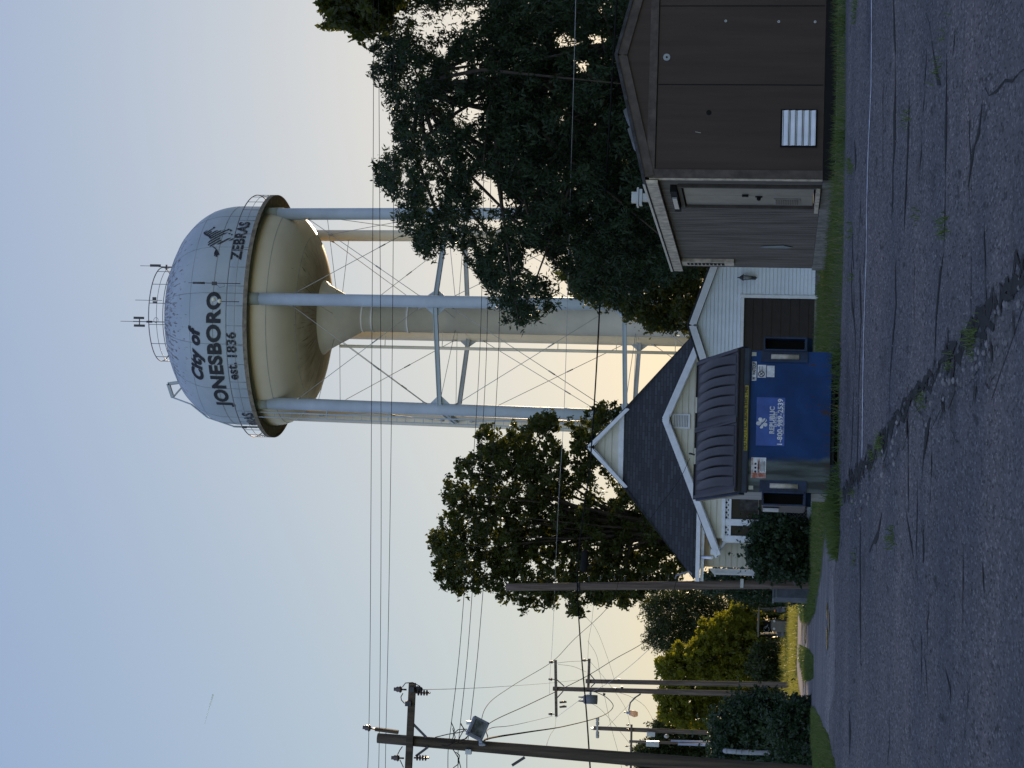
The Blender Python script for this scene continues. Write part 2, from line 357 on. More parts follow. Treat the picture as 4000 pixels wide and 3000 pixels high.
# puddles in the alley mirror the low sky and the sunlit trees
m_water = mat('puddle water', (.02,.022,.024), .05, var=.1, spec=.9, bump=.35, bscale=7)
for nm, px in [('puddle', [(3233,2350),(3232,2400),(3234,2425),(3237,2405),(3237,2362)]), ('puddle', [(3231,2440),(3230.5,2500),(3234,2548),(3237,2530),(3236,2470)]), ('puddle', [(3239.5,2380),(3239,2440),(3241,2500),(3242.5,2450),(3242,2395)]), ('puddle', [(3237,2060),(3236,2120),(3238,2175),(3239.5,2120)]), ('puddle', [(3147,2438),(3146,2470),(3147,2508),(3150,2508),(3150.5,2470),(3150,2440)])]:
    sheet(nm, gp(*px), .016, m_water, rough=.22, seg=.35)
# ------------------------------------------------------------------ grass
m_grass = leafmat('grass blades', (.05,.09,.022), (.10,.15,.04), .35, 3)
m_gold = leafmat('meadow grass', (.13,.16,.03), (.26,.26,.07), .5, 2)
def grass(name, poly, n, h, w, m, label):
    xs = [p[0] for p in poly]; ys = [p[1] for p in poly]; c = []
    while len(c) < n:
        X = np.random.default_rng(len(c)+n).uniform(min(xs), max(xs), 4000); Y = np.random.default_rng(len(c)+n+1).uniform(min(ys), max(ys), 4000)
        c += [(x, y) for x, y in zip(X, Y) if inpoly(x, y, poly)]
    c = np.array(c[:n]); base = np.column_stack([c, [zg(y) for y in c[:, 1]]])
    cl_ = .55+.75*(.5+.5*np.sin(base[:,0]*2.3+1.7*np.sin(base[:,1]*.9))*np.sin(base[:,0]*.71+base[:,1]*.37))
    hh = (h*rng.uniform(.35, 1.45, n)*cl_)[:, None]; lean = rng.normal(size=(n, 3))*.35; lean[:, 2] = 1
    a = rng.uniform(0, 2*math.pi, n); s = np.column_stack([np.cos(a), np.sin(a), np.zeros(n)])*w/2
    tip = base+lean*hh; mid = base+lean*hh*.5*np.array([.6,.6,1.05])
    q = np.stack([base-s, base+s, tip+s*.15, tip-s*.15], axis=1)
    return tag(quads_obj(name, q, m), kind='stuff')
A = gp((3307,-80),(3305,400),(3301,620),(3298,1000),(3284,1380),(3279,1640),(3240,1640),(3215,1380),(3216,1045),(3262,690),(3270,-80))
grass('grass', A, 9000, .10, .012, m_grass, 'verge')
grass('grass', gp((3215,1380),(3212,1100),(3192,1110),(3196,1640),(3235,1640)), 4500, .13, .02, m_grass, 'lawn')
B = gp((3228,1900),(3224,2020),(3218,2120),(3206,2230),(3190,2330),(3150,2400),(3145,2340),(3170,2200),(3172,1900))
grass('grass', B, 9000, .09, .02, m_grass, 'fence')
grass('grass', gp((3250,1880),(3252,2060),(3264,2150),(3275,2196),(3284,2110),(3284,2010),(3279,1920)), 4000, .10, .014, m_grass, 'tip')
grass('grass', gp((3120,2345),(3122,2395),(3140,2430),(3160,2430),(3185,2390),(3186,2330),(3150,2325)), 5000, .12, .03, m_grass, 'far tuft')
grass('grass', gp((3126,2520),(3130,2590),(3150,2660),(3178,2650),(3180,2560),(3150,2530)), 6000, .12, .03, m_grass, 'island')
grass('grass', gp((3176,2760),(3205,2800),(3240,2868),(3262,2960),(3275,3040),(3200,3060),(3180,2960),(3176,2860)), 12000, .07, .012, m_grass, 'left verge')
grass('meadow_grass', gp((3092,2330),(3092,2760),(3128,2750),(3114,2640),(3113,2600),(3116,2500),(3118,2360)), 9000, .35, .035, m_gold, 'meadow')
grass('meadow_grass', gp((3083,2330),(3083,2760),(3094,2760),(3094,2330)), 9000, .6, .06, m_gold, 'meadow back')
tuft = []
for V, y, k in [(3810,1310,90),(3800,1340,70),(3612,1555,60),(3448,1735,80),(3440,1740,60),(3412,1785,50),(3340,1930,40),(3690,880,40),(3700,900,30),(3550,460,40),(3325,640,60),(3335,660,60),(3330,900,50),(3345,60,70),(3350,20,60),(3495,2100,60),(3480,2110,30),(3345,2185,30),(3690,140,20),(3672,270,40),(3590,840,20),(3720,1420,40),(3333,1080,30),(3295,1940,60)]:
    k = int(k*.55)
    c = G(V, y)
    for _ in range(k): tuft.append((c.x+random.gauss(0, .05), c.y+random.gauss(0, .12)))
tb = np.array([(x, y, zg(y)+.01) for x, y in tuft]); n = len(tb); an = rng.uniform(0, 6.28, n); sv = np.column_stack([np.cos(an), np.sin(an), np.zeros(n)])*.006
tp = tb+rng.normal(size=(n, 3))*.025*np.array([1,1,0])+np.column_stack([np.zeros(n), np.zeros(n), rng.uniform(.02, .08, n)])
tag(quads_obj('crack_weeds', np.stack([tb-sv, tb+sv, tp+sv*.3, tp-sv*.3], axis=1), m_grass), kind='stuff')

# straw and taller weeds give the verge its patches
m_straw = leafmat('dry blades', (.13,.12,.05), (.22,.20,.09), .35, 4)
grass('dry_grass', A, 1500, .11, .010, m_straw, 'straw'); grass('dry_grass', B, 1500, .09, .018, m_straw, 'straw')
grass('dry_grass', gp((3176,2760),(3205,2800),(3240,2868),(3262,2960),(3275,3040),(3200,3060),(3180,2960),(3176,2860)), 1500, .06, .010, m_straw, 'straw')
wd = []
for V, y, k, s_ in [(3245,700,260,.16),(3238,740,200,.18),(3232,690,160,.2),(3250,600,90,.1),(3262,420,70,.1),(3264,300,60,.1),(3262,120,80,.12),(3214,1040,90,.15),(3225,900,70,.12),(3280,1960,140,.14),(3272,1945,120,.16),(3200,1930,80,.14),(3300,560,60,.12),(3303,80,80,.1),(3285,1390,90,.12),(3281,1480,50,.1),(3280,1690,50,.09),(3281,1860,60,.1)]:
    c = G(V, y)
    for _ in range(k): wd.append((c.x+random.gauss(0, .14), c.y+random.gauss(0, .22), s_*random.uniform(.4, 1.6)))
wb = np.array([(x, y, zg(y)) for x, y, s_ in wd]); n = len(wb); an = rng.uniform(0, 6.28, n); sv = np.column_stack([np.cos(an), np.sin(an), np.zeros(n)])*.008
tp = wb+np.column_stack([rng.normal(size=n)*.06, rng.normal(size=n)*.06, [q[2] for q in wd]])
tag(quads_obj('weeds', np.stack([wb-sv, wb+sv, tp+sv*.2, tp-sv*.2], axis=1), leafmat('weed leaf', (.03,.06,.014), (.07,.12,.03), .35, 6)), kind='stuff')
st = MB()
for _ in range(520):
    p = G(random.uniform(3300, 3990), random.uniform(-20, 3000)); r = random.uniform(.004, .014)
    st.ball(p+Vector((0,0,r*.5+.008)), r, 4, (random.uniform(.7,1.5), random.uniform(.7,1.5), .8))
tag(build('pebbles', st, m_stone), kind='stuff')
# ------------------------------------------------------------------ water tower
TD = 141.0
T0 = P(1068, 3000-1764, TD)                   # centre of the balcony ring
K = TD/FPX                                     # metres per pixel there
RT = 436*K
tower = thing('water_tower', (T0.x, T0.y, zg(TD)), 'tall pale six-legged municipal water tower with dark lettering round its tank', 'water tower')
def stain_mat(name, base, base2, stain, zlo, zhi, dens):
    m = mat(name, base, .42, col2=base2, scale=.5, spec=.5); n = m.node_tree.nodes; l = m.node_tree.links; b = n['Principled BSDF']
    col = b.inputs['Base Color'].links[0].from_socket
    tc = n.new('ShaderNodeTexCoord'); sp = n.new('ShaderNodeSeparateXYZ'); l.new(tc.outputs['Object'], sp.inputs[0])
    at = n.new('ShaderNodeMath'); at.operation = 'ARCTAN2'; l.new(sp.outputs[0], at.inputs[0]); l.new(sp.outputs[1], at.inputs[1])
    cb = n.new('ShaderNodeCombineXYZ'); mu = n.new('ShaderNodeMath'); mu.operation = 'MULTIPLY'; mu.inputs[1].default_value = 16; l.new(at.outputs[0], mu.inputs[0]); l.new(mu.outputs[0], cb.inputs[0])
    m3 = n.new('ShaderNodeMath'); m3.operation = 'MULTIPLY'; m3.inputs[1].default_value = 1.0; l.new(sp.outputs[2], m3.inputs[0]); l.new(m3.outputs[0], cb.inputs[2])
    nz = n.new('ShaderNodeTexNoise'); nz.inputs['Scale'].default_value = 2.2; nz.inputs['Detail'].default_value = 6; nz.inputs['Roughness'].default_value = .6; l.new(cb.outputs[0], nz.inputs['Vector'])
    mr = n.new('ShaderNodeMapRange'); mr.inputs[1].default_value = zlo; mr.inputs[2].default_value = zhi; mr.inputs[3].default_value = -.12; mr.inputs[4].default_value = dens; l.new(sp.outputs[2], mr.inputs[0])
    ad = n.new('ShaderNodeMath'); ad.operation = 'ADD'; l.new(nz.outputs[0], ad.inputs[0]); l.new(mr.outputs[0], ad.inputs[1])
    cr = n.new('ShaderNodeValToRGB'); cr.color_ramp.elements[0].position = .585; cr.color_ramp.elements[1].position = .64; l.new(ad.outputs[0], cr.inputs[0])
    mx = n.new('ShaderNodeMix'); mx.data_type = 'RGBA'; mx.inputs[7].default_value = (*stain, 1); l.new(cr.outputs[0], mx.inputs[0]); l.new(col, mx.inputs[6]); l.new(mx.outputs[2], b.inputs['Base Color'])
    return m
zb = T0.z-zg(TD)                               # balcony height above the tower's base (object space)
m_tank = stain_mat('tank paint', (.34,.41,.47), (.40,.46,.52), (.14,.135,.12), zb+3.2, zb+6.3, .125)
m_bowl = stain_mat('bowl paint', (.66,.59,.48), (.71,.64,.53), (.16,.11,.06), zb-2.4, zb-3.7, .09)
n = m_bowl.node_tree.nodes; l = m_bowl.node_tree.links; b = n['Principled BSDF']; col = b.inputs['Base Color'].links[0].from_socket
tc = n.new('ShaderNodeTexCoord'); sx = n.new('ShaderNodeSeparateXYZ'); l.new(tc.outputs['Object'], sx.inputs[0]); nz = n.new('ShaderNodeTexNoise'); nz.inputs['Scale'].default_value = .9; nz.inputs['Detail'].default_value = 6; l.new(tc.outputs['Object'], nz.inputs['Vector'])
ma = n.new('ShaderNodeMath'); ma.operation = 'MULTIPLY_ADD'; ma.inputs[1].default_value = 1.1; l.new(nz.outputs[0], ma.inputs[0]); l.new(sx.outputs[2], ma.inputs[2])
mr = n.new('ShaderNodeMapRange'); mr.inputs[1].default_value = zb-2.35; mr.inputs[2].default_value = zb-3.0; mr.inputs[4].default_value = .75; l.new(ma.outputs[0], mr.inputs[0])
mx = n.new('ShaderNodeMix'); mx.data_type = 'RGBA'; mx.inputs[7].default_value = (.24,.17,.09,1); l.new(mr.outputs[0], mx.inputs[0]); l.new(col, mx.inputs[6]); l.new(mx.outputs[2], b.inputs['Base Color'])
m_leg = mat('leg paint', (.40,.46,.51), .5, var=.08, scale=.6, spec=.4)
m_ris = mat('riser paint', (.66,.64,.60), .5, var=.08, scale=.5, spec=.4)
m_beige = mat('warm-lit beige', (.74,.66,.50), .5, var=.08, scale=.5, spec=.4)
m_stl = mat('grey steel', (.25,.26,.28), .5, var=.15, metal=.3)
m_dk = mat('dark steel', (.06,.06,.07), .5, var=.2)
m_letter = mat('letter paint', (.018,.02,.028), .5, var=.2)
# profile from roof to the balcony, then the bowl
def sup(a, c, e, n, z0, sgn):
    out = []
    for i in range(n+1):
        t = math.pi/2*i/n; out.append((a*math.sin(t)**(2/e), z0+sgn*c*math.cos(t)**(2/e)))
    return out
prof = sup(RT, 5.0, 2.22, 28, 2.2, 1) + [(RT, 1.5), (RT, .8), (RT, 0.)]
build('tank', MB().lathe(T0, prof, 96), m_tank, tower)
bowl = [(RT, 0.0)] + [(r, z) for r, z in sup(RT, 3.75, 2.5, 26, 0, -1)[::-1]][1:]
bowl = [q for q in bowl if q[0] > 2.2] + [(2.2, -3.72)]
build('bowl', MB().lathe(T0, bowl, 96), m_bowl, tower)
# seams of the plates
m_seam = mat('seam paint', (.24,.28,.31), .55, var=.3, scale=1.2)
sm = MB()
for zz in (2.25,):
    sm.lathe(T0, [(RT+.012, zz-.02), (RT+.02, zz), (RT+.012, zz+.02)], 96)
build('seam', sm, m_stl, tower)
for k in range(14):
    a_ = 2*math.pi*(k+.37)/14; build('seam', MB().tube([T0+Vector(((r+.004)*math.sin(a_), -(r+.004)*math.cos(a_), z)) for r, z in prof[3:]], .016, 4), m_seam, tower)
for zz in (3.9, 5.7):
    rz_ = np.interp(-zz, [-q[1] for q in prof], [q[0] for q in prof]); build('seam', MB().lathe(T0, [(rz_+.012, zz-.012), (rz_+.012, zz+.012)], 96), m_seam, tower)
for zz in (-1.3, -2.9):
    rz_ = np.interp(-zz, [-q[1] for q in bowl], [q[0] for q in bowl]); build('seam', MB().lathe(T0, [(rz_+.02, zz+.014), (rz_+.012, zz-.014)], 96), m_seam, tower)
zground = zg(TD)
RR = .92
base_z = zground
cone = [(2.6, -3.64), (2.25, -4.0), (RR+.02, -6.35), (RR, -6.35), (RR, zground-T0.z-.1)]
build('riser', MB().lathe(T0, cone, 40), m_ris, tower)
for dz in (-6.4, -7.1, -9.6):
    build('riser_band', MB().lathe(T0, [(RR, dz-.06), (RR+.05, dz-.06), (RR+.05, dz+.06), (RR, dz+.06)], 40), m_ris, tower)
# balcony
RB = 484*K
bal = MB().lathe(T0, [(RT-.05, .0), (RB, .0), (RB, -.28), (RB-.04, -.28), (RB-.04, -.06), (RT-.05, -.06)], 96, smooth=False)
build('balcony', bal, mat('balcony steel', (.20,.17,.13), .75, var=.35, scale=3), tower)
rail = MB()
NR = 40
def ringpts(r, z, n=96): return [T0+Vector((r*math.sin(2*math.pi*k/n), -r*math.cos(2*math.pi*k/n), z)) for k in range(n+1)]
rail.tube(ringpts(RB-.03, 1.12), .035, 6, cap=False); rail.tube(ringpts(RB-.03, .55), .016, 5, cap=False)
for k in range(NR):
    a = 2*math.pi*(k+.3)/NR; q = T0+Vector(((RB-.03)*math.sin(a), -(RB-.03)*math.cos(a), 0)); rail.tube([q, q+Vector((0,0,1.12))], .02, 5)
build('balcony_railing', rail, m_stl, tower)
# legs
LEG_AZ = [math.radians(7+60*i) for i in range(6)]
def legp(i, z):                      # z above the tower base; legs spread slightly downwards
    a = LEG_AZ[i % 6]; t = (zb-z)/zb; r = RT-.12+t*.55
    return Vector((T0.x+r*math.sin(a), T0.y-r*math.cos(a), zground+z))
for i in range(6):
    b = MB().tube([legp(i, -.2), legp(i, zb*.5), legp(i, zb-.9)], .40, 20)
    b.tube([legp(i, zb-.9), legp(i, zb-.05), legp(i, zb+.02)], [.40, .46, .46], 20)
    build('leg', b, m_leg if i in (0,1,5) else m_beige, tower)  # front legs cooler, rear legs warmer: the light's difference is painted in
# strut levels measured on the photograph
def zat(V, i):
    lo, hi = 0., zb
    for _ in range(40):
        m_ = (lo+hi)/2
        if proj(legp(i, m_))[0] > V: lo = m_
        else: hi = m_
    return lo
Z1, Z2 = zat(1700, 0), zat(2440, 0)
ZT = zb-4.4
for Z in (Z1, Z2):
    for i in range(6):
        a, b = legp(i, Z), legp(i+1, Z); d = (b-a).normalized()
        s = MB().bar(a+d*.36, b-d*.36, .30, .24)
        s.bar(a+d*.36+Vector((0,0,.14)), b-d*.36+Vector((0,0,.14)), .42, .04)
        for q, sg in ((a, 1), (b, -1)):
            for dz in (-.45, .45): s.prism([q+d*sg*.36+Vector((0,.03,dz*.2)), q+d*sg*1.0+Vector((0,.03,dz*.2)), q+d*sg*.36+Vector((0,.03,dz*1.6))], Vector((0,.04,0)))
        build('strut', s, m_leg, tower)
rodm = mat('tie rod', (.42,.41,.38), .4, var=.1, metal=.4)
for hi_, lo_ in ((zb-2.5, Z1+.5), (Z1-.5, Z2+.5), (Z2-.5, 1.0)):
    for i in range(6):
        r = MB(); a, b = legp(i, hi_), legp(i+1, lo_); c, d = legp(i+1, hi_), legp(i, lo_)
        for p, q in ((a, b), (c, d)):
            r.tube([p, q], .021, 6); m_ = p.lerp(q, .62); e_ = (q-p).normalized(); r.tube([m_-e_*.25, m_+e_*.25], .045, 6)
            for s_, g_ in ((p, 1), (q, -1)): r.tube([s_+e_*g_*.3, s_+e_*g_*.85], [.16, .04], 6)
        build('tie_rod', r, rodm, tower)
for Z in (ZT, Z1, Z2):                  # rods from each leg to the riser
    r = MB()
    for i in range(6):
        a = legp(i, Z+.1); ax = Vector((T0.x, T0.y, a.z)); d = (ax-a).normalized(); r.tube([a+d*.3, ax-d*(RR if Z < ZT else RR)+Vector((0,0,-.35))], .02, 5)
    build('riser_rod', r, rodm, tower)
# ladder and pipe on the left leg
lad = MB(); ai = LEG_AZ[5]; off = Vector((math.sin(ai-.10)-math.sin(ai), -math.cos(ai-.10)+math.cos(ai), 0))*RT
for k, dx in enumerate((-.62, -.95)):
    lad.tube([legp(5, .5)+Vector((dx, -.15, 0)), legp(5, zb-.3)+Vector((dx, -.15, 0))], .035 if k else .05, 6)
for k in range(int((zb-1)/.6)):
    q = legp(5, .8+k*.6); lad.tube([q+Vector((-.62,-.15,0)), q+Vector((-.95,-.15,0))], .016, 4)
for k in range(8):
    q = legp(5, 2+k*4.2); lad.bar(q+Vector((-.3,-.1,0)), q+Vector((-.95,-.15,0)), .06, .06)
build('ladder', lad, m_leg, tower)
pipe = MB().tube([T0+Vector((-RR-1.05, -.3, -4.8)), T0+Vector((-RR-1.05, -.3, zground-T0.z))], .11, 8)
for k in range(8): q = T0+Vector((-RR-1.05, -.3, -8-k*4)); pipe.bar(q, q+Vector((1.2,.1,0)), .05, .05)
build('conduit', pipe, m_beige, tower)
# roof rail
RH = 3.28
def tank_z(r):
    for (r0, z0), (r1, z1) in zip(prof, prof[1:]):
        if r0 <= r <= r1 and r1 > r0: return z0+(z1-z0)*(r-r0)/(r1-r0)
    return 0
zr = 7.95
rr = MB(); rr.tube(ringpts(RH, zr, 64), .035, 6, cap=False); rr.tube(ringpts(RH, zr-.55, 64), .02, 5, cap=False); rr.tube(ringpts(RH, zr-1.0, 64), .03, 5, cap=False)
for k in range(14):
    a = 2*math.pi*(k+.45)/14; q = T0+Vector((RH*math.sin(a), -RH*math.cos(a), 0)); rr.tube([q+Vector((0,0,tank_z(RH)-.05)), q+Vector((0,0,zr))], .025, 5)
build('roof_railing', rr, m_stl, tower)
# platform and ladder top on the left shoulder of the roof
pl = MB(); ang = math.radians(-83)
def tp_(az, r, dz=0.): return T0+Vector((r*math.sin(az), -r*math.cos(az), tank_z(r)+dz))
for dy in (-.25, .25):
    a = tp_(ang+dy*.08, 4.75, 0); b = tp_(ang+dy*.08, 4.75, 0)+Vector((-.15,0,.95)); c = tp_(ang+dy*.08, 6.3, .25); e = tp_(ang+dy*.08, RT-.02, .0)+Vector((-.2,0,-.3))
    pl.bar(a, b, .12, .2); pl.bar(b, b+Vector((-.95,0,-.35)), .12, .2); pl.tube([b+Vector((-.95,0,-.35)), c, tp_(ang+dy*.08, 7.2, .22), e, e+Vector((0,0,-2.4))], .05, 6)
    pl.bar(b+Vector((-.95,0,-.35)), a+Vector((-.3,0,-.1)), .06, .06)
build('roof_ladder', pl, m_leg, tower)
# aerials
def aerial(az, r, z0, parts, nm='antenna'):
    b = MB(); q = T0+Vector((r*math.sin(az), -r*math.cos(az), z0)); parts(b, q); return build(nm, b, m_dk, tower)
def V2(x, z, y=0.): return Vector((x, y, z))
def a1(b, q):
    b.tube([q, q+V2(0,2.2)], .03, 6); b.tube([q+V2(0,2.2), q+V2(0,3.1)], .018, 5); b.box(q+V2(-.28,1.75), (.16,.12,.75)); b.box(q+V2(.25,1.8), (.16,.12,.72)); b.bar(q+V2(-.25,1.75), q+V2(.25,1.75), .06, .06); b.tube([q+V2(0,.85), q+V2(0,1.25)], .07, 6)
    b.tube([q+V2(.18*math.cos(t*.7)+.12, .58+.16*math.sin(t*.7), -.02) for t in range(10)], .015, 4)
aerial(math.radians(-11), RH, zr-1.1, a1)
def a2(b, q):
    b.tube([q, q+V2(0,1.3)], .03, 6); b.tube([q+V2(0.05,1.2), q+V2(.05,2.65)], .018, 5); b.box(q+V2(.08,1.55), (.17,.12,.75)); b.bar(q+V2(-.2,.75), q+V2(.15,.75), .1, .1); b.tube([q+V2(-.1,.3), q+V2(-.25,-.1), q+V2(-.6,-.35)], .02, 4)
aerial(math.radians(84), RH+.05, zr-1.05, a2)
def a3(b, q): b.tube([q, q+V2(0,1.9)], .018, 5); b.box(q+V2(.12,.55), (.2,.1,.25)); b.box(q+V2(-.14,.5), (.16,.1,.3))
aerial(math.radians(15), RH, zr-.9, a3)
def a4(b, q):
    b.tube([q, q+V2(0,2.6)], .025, 6); b.tube([q+V2(0,2.4), q+V2(0,3.2)], .07, 8); b.tube([q+V2(0,3.2), q+V2(0,3.5)], .02, 5); b.box(q+V2(-.02,1.75), (.24,.16,.3)); b.tube([q+V2(-.05,1.6), q+V2(-.28,1.4), q+V2(-.2,1.05), q+V2(0,1.1)], .012, 4)
aerial(math.radians(12.8), RB-.02, .25, a4, 'whip_antenna')
def a5(b, q): b.tube([q, q+V2(0,1.4)], .025, 6)
aerial(math.radians(4.5), RB-.02, .25, a5, 'lamp_mast')
q = T0+Vector((RB*math.sin(R_(4.5)), -RB*math.cos(R_(4.5)), 0)); b = MB(); b.ball(q+V2(.02,1.55,-.05), .15); b.ball(q+V2(.12,1.95,-.05), .15)
build('lamp', b, mat('opal glass', (.75,.73,.6), .3), tower)
def a6(b, q): b.tube([q, q+V2(0,.8)], .03, 6); b.box(q+V2(.0,.9), (.16,.16,.3)); b.tube([q+V2(0,1.0), q+V2(0,1.7)], .015, 4)
aerial(math.radians(-66), RB-.02, .1, a6, 'antenna')
# ---- lettering wrapped round the tank
cum = [0.]
for (r0, z0), (r1, z1) in zip(prof, prof[1:]): cum.append(cum[-1]+math.hypot(r1-r0, z1-z0))
def tank_pt(az, t, out=.04):
    t = max(0.01, min(cum[-1]-.001, t))
    for i in range(len(prof)-1):
        if t <= cum[i+1]:
            f = (t-cum[i])/(cum[i+1]-cum[i]); r = prof[i][0]+(prof[i+1][0]-prof[i][0])*f; z = prof[i][1]+(prof[i+1][1]-prof[i][1])*f
            dr, dz = prof[i+1][0]-prof[i][0], prof[i+1][1]-prof[i][1]; L = math.hypot(dr, dz); nr, nz_ = -dz/L, dr/L; break
    r += nr*out; z += nz_*out
    return T0+Vector((r*math.sin(az), -r*math.cos(az), z)), r
def tank_at(V, y):
    best = None
    for t in np.linspace(2, cum[-1], 90):
        for a in np.linspace(-1.5, 1.5, 121):
            p, r = tank_pt(a, t); u = proj(p); e = (u[0]-V)**2+(u[1]-y)**2
            if best is None or e < best[0]: best = (e, a, t, r)
    return best[1:]
def text_bm(txt, size, bold=.02, shear=0., gaps=()):
    cu = bpy.data.curves.new('t', 'FONT'); cu.body = txt; cu.size = size; cu.offset = bold*size; cu.shear = shear; cu.align_x = 'CENTER'; cu.resolution_u = 4; cu.space_character = 1.06
    o = bpy.data.objects.new('t', cu); S.collection.objects.link(o); dg = bpy.context.evaluated_depsgraph_get()
    me = bpy.data.meshes.new_from_object(o.evaluated_get(dg)); bpy.data.objects.remove(o); bpy.data.curves.remove(cu)
    bm = bmesh.new(); bm.from_mesh(me); bpy.data.meshes.remove(me)
    for y0, y1 in gaps:                   # stencil bridges
        for yy in (y0, y1): bmesh.ops.bisect_plane(bm, geom=bm.verts[:]+bm.edges[:]+bm.faces[:], plane_co=(0,yy,0), plane_no=(0,1,0))
        kill = [f for f in bm.faces if y0 < f.calc_center_median().y < y1]; bmesh.ops.delete(bm, geom=kill, context='FACES')
    return bm
def grid_cut(bm, s):
    xs = [v.co.x for v in bm.verts]; ys = [v.co.y for v in bm.verts]
    for ax, lo, hi in ((0, min(xs), max(xs)), (1, min(ys), max(ys))):
        k = lo+s
        while k < hi:
            co = [0,0,0]; no = [0,0,0]; co[ax] = k; no[ax] = 1
            bmesh.ops.bisect_plane(bm, geom=bm.verts[:]+bm.edges[:]+bm.faces[:], plane_co=co, plane_no=no); k += s
def bm_out(bm, name, f, m, parent, flip=False):
    for v in bm.verts: v.co = f(v.co)-rootloc(parent)
    me = bpy.data.meshes.new(name); bm.to_mesh(me); bm.free(); me.materials.append(m)
    o = bpy.data.objects.new(name, me); S.collection.objects.link(o); o.parent = parent; return o
def wrap(bm, name, az, t, r, m=m_letter, kx=1., slope=0.):
    grid_cut(bm, .35)
    return bm_out(bm, name, lambda c: tank_pt(az+c.x*kx/r, t-c.y-slope*c.x)[0], m, tower)
def fit(txt, ya, yb, Va, Vb, hV, bold, shear=0., gaps=(), name='lettering'):
    a0, t0, r0 = tank_at(Va, ya); a1_, t1, r1 = tank_at(Vb, yb)      # ends of the baseline, left and right
    r = (r0+r1)/2; az = (a0+a1_)/2; t = (t0+t1)/2; wid = (a1_-a0)*r
    bm = text_bm(txt, hV, bold, shear, [(a*hV, b*hV) for a, b in gaps]); xs = [v.co.x for v in bm.verts]
    k = wid/(max(xs)-min(xs)); mid = (max(xs)+min(xs))/2
    for v in bm.verts: v.co.x -= mid
    return wrap(bm, name, az, t, r, kx=k)
fit('JONESBORO', 1592, 1143, 896, 868, 1.28, .042)
fit('City of', 1484, 1276, 792, 776, 1.12, .05, .28)
G3 = ((.09,.12),(.31,.37),(.57,.60))
fit('est.', 1482, 1417, 930, 925.5, .95, .03, 0, ((.33,.362),)); fit('1836', 1397, 1303, 924, 918, .95, .03, 0, ((.33,.362),))
fit('ZEBRAS', 1012, 866, 934, 978, 1.05, .03, 0, ((.33,.362),))
az_z = math.radians(44-120); bm = text_bm('ZEBRAS', 1.05, .03, 0, ((.33*1.05,.362*1.05),)); wrap(bm, 'lettering', az_z, cum[-1]-.45, RT)
# running zebra emblem: outline cut into stripes
def zp(x, y): return (700+x/3.686, 700+y/3.686)
OUT = [(345,705),(365,690),(400,684),(432,678),(455,655),(478,646),(498,655),(482,672),(452,690),(440,706),(468,728),(520,715),(560,712),(600,722),(640,700),(690,688),(735,700),(765,722),(748,742),(700,718),(668,722),(640,745),(650,765),(700,745),(760,775),(782,800),(765,808),(735,780),(690,770),(620,790),(598,835),(605,865),(640,878),(680,855),(730,838),(785,828),(797,842),(770,868),(712,882),(668,900),(640,922),(590,928),(540,935),(500,962),(462,955),(435,940),(428,905),(448,872),(458,835),(440,800),(395,770),(360,745),(345,725)]
za, ztt, zr_ = tank_at(*zp(560, 800)); ZS = None
p0 = zp(560, 800)
def emb(V, y): return Vector((-(y-p0[1])*K/ math.cos(za)*.97, -(V-p0[0])*K*1.03, 0))
bm = bmesh.new(); bm.faces.new([bm.verts.new(emb(*zp(x, y))) for x, y in OUT]); bmesh.ops.triangulate(bm, faces=bm.faces)
nrm = Vector((.80, .60, 0)); step = .20
ks = [nrm.dot(v.co) for v in bm.verts]; k = min(ks); cutn = 0
while k < max(ks):
    bmesh.ops.bisect_plane(bm, geom=bm.verts[:]+bm.edges[:]+bm.faces[:], plane_co=nrm*k, plane_no=nrm); k += step/2
k0 = min(ks)
kill = [f for f in bm.faces if int((nrm.dot(f.calc_center_median())-k0)/(step/2)) % 2]
bmesh.ops.delete(bm, geom=kill, context='FACES')
def strip(bm, px, w):
    pts = [emb(*zp(*q)) for q in px]
    for i in range(len(pts)-1):
        t = (pts[i+1]-pts[i]).normalized(); s = Vector((-t.y, t.x, 0))*w/2
        bm.faces.new([bm.verts.new(q) for q in (pts[i]-s, pts[i+1]-s, pts[i+1]+s, pts[i]+s)])
strip(bm, [(345,702),(352,738),(385,765),(432,795),(455,828)], .13); strip(bm, [(470,652),(498,655)], .13)
strip(bm, [(505,958),(530,975),(560,1000)], .07); strip(bm, [(690,690),(735,705)], .05)
for q in ((540,1060),(545,1085),(570,1098),(590,1080),(605,1070)): strip(bm, [(562,1002), q], .09)
wrap(bm, 'emblem', za, ztt, zr_, slope=.10)
# ------------------------------------------------------------------ brown utility shed
def clipz(poly, z0, z1):
    def cut(p, z, keep):
        out = []
        for a, b in zip(p, p[1:]+p[:1]):
            ia, ib = keep(a[1], z), keep(b[1], z)
            if ia: out.append(a)
            if ia != ib: f = (z-a[1])/(b[1]-a[1]); out.append((a[0]+(b[0]-a[0])*f, z))
        return out
    p = cut(poly, z0, lambda v, z: v >= z)
    return cut(p, z1, lambda v, z: v <= z) if p else p
def lap(mb, O, u, n, poly, step, depth=.026):      # lap siding filling an outline given in (u, z)
    zs = [p[1] for p in poly]; z = min(zs)
    while z < max(zs)-1e-4:
        z1 = min(z+step, max(zs)); q = clipz(poly, z, z1)
        if len(q) >= 3:
            def pt(s, zz, off): return O+u*s+Vector((0,0,zz))+n*off
            vs = [pt(s, zz, depth*(1-(zz-z)/step)) for s, zz in q]; mb.add(vs, [tuple(range(len(vs)))])
            lo = sorted([s for s, zz in q if abs(zz-z) < 1e-4])
            if len(lo) >= 2: mb.add([pt(lo[0], z, 0), pt(lo[-1], z, 0), pt(lo[-1], z, depth), pt(lo[0], z, depth)], [(0,1,2,3)])
        z = z1
ZV = Vector((0,0,1))
SD = 31.4
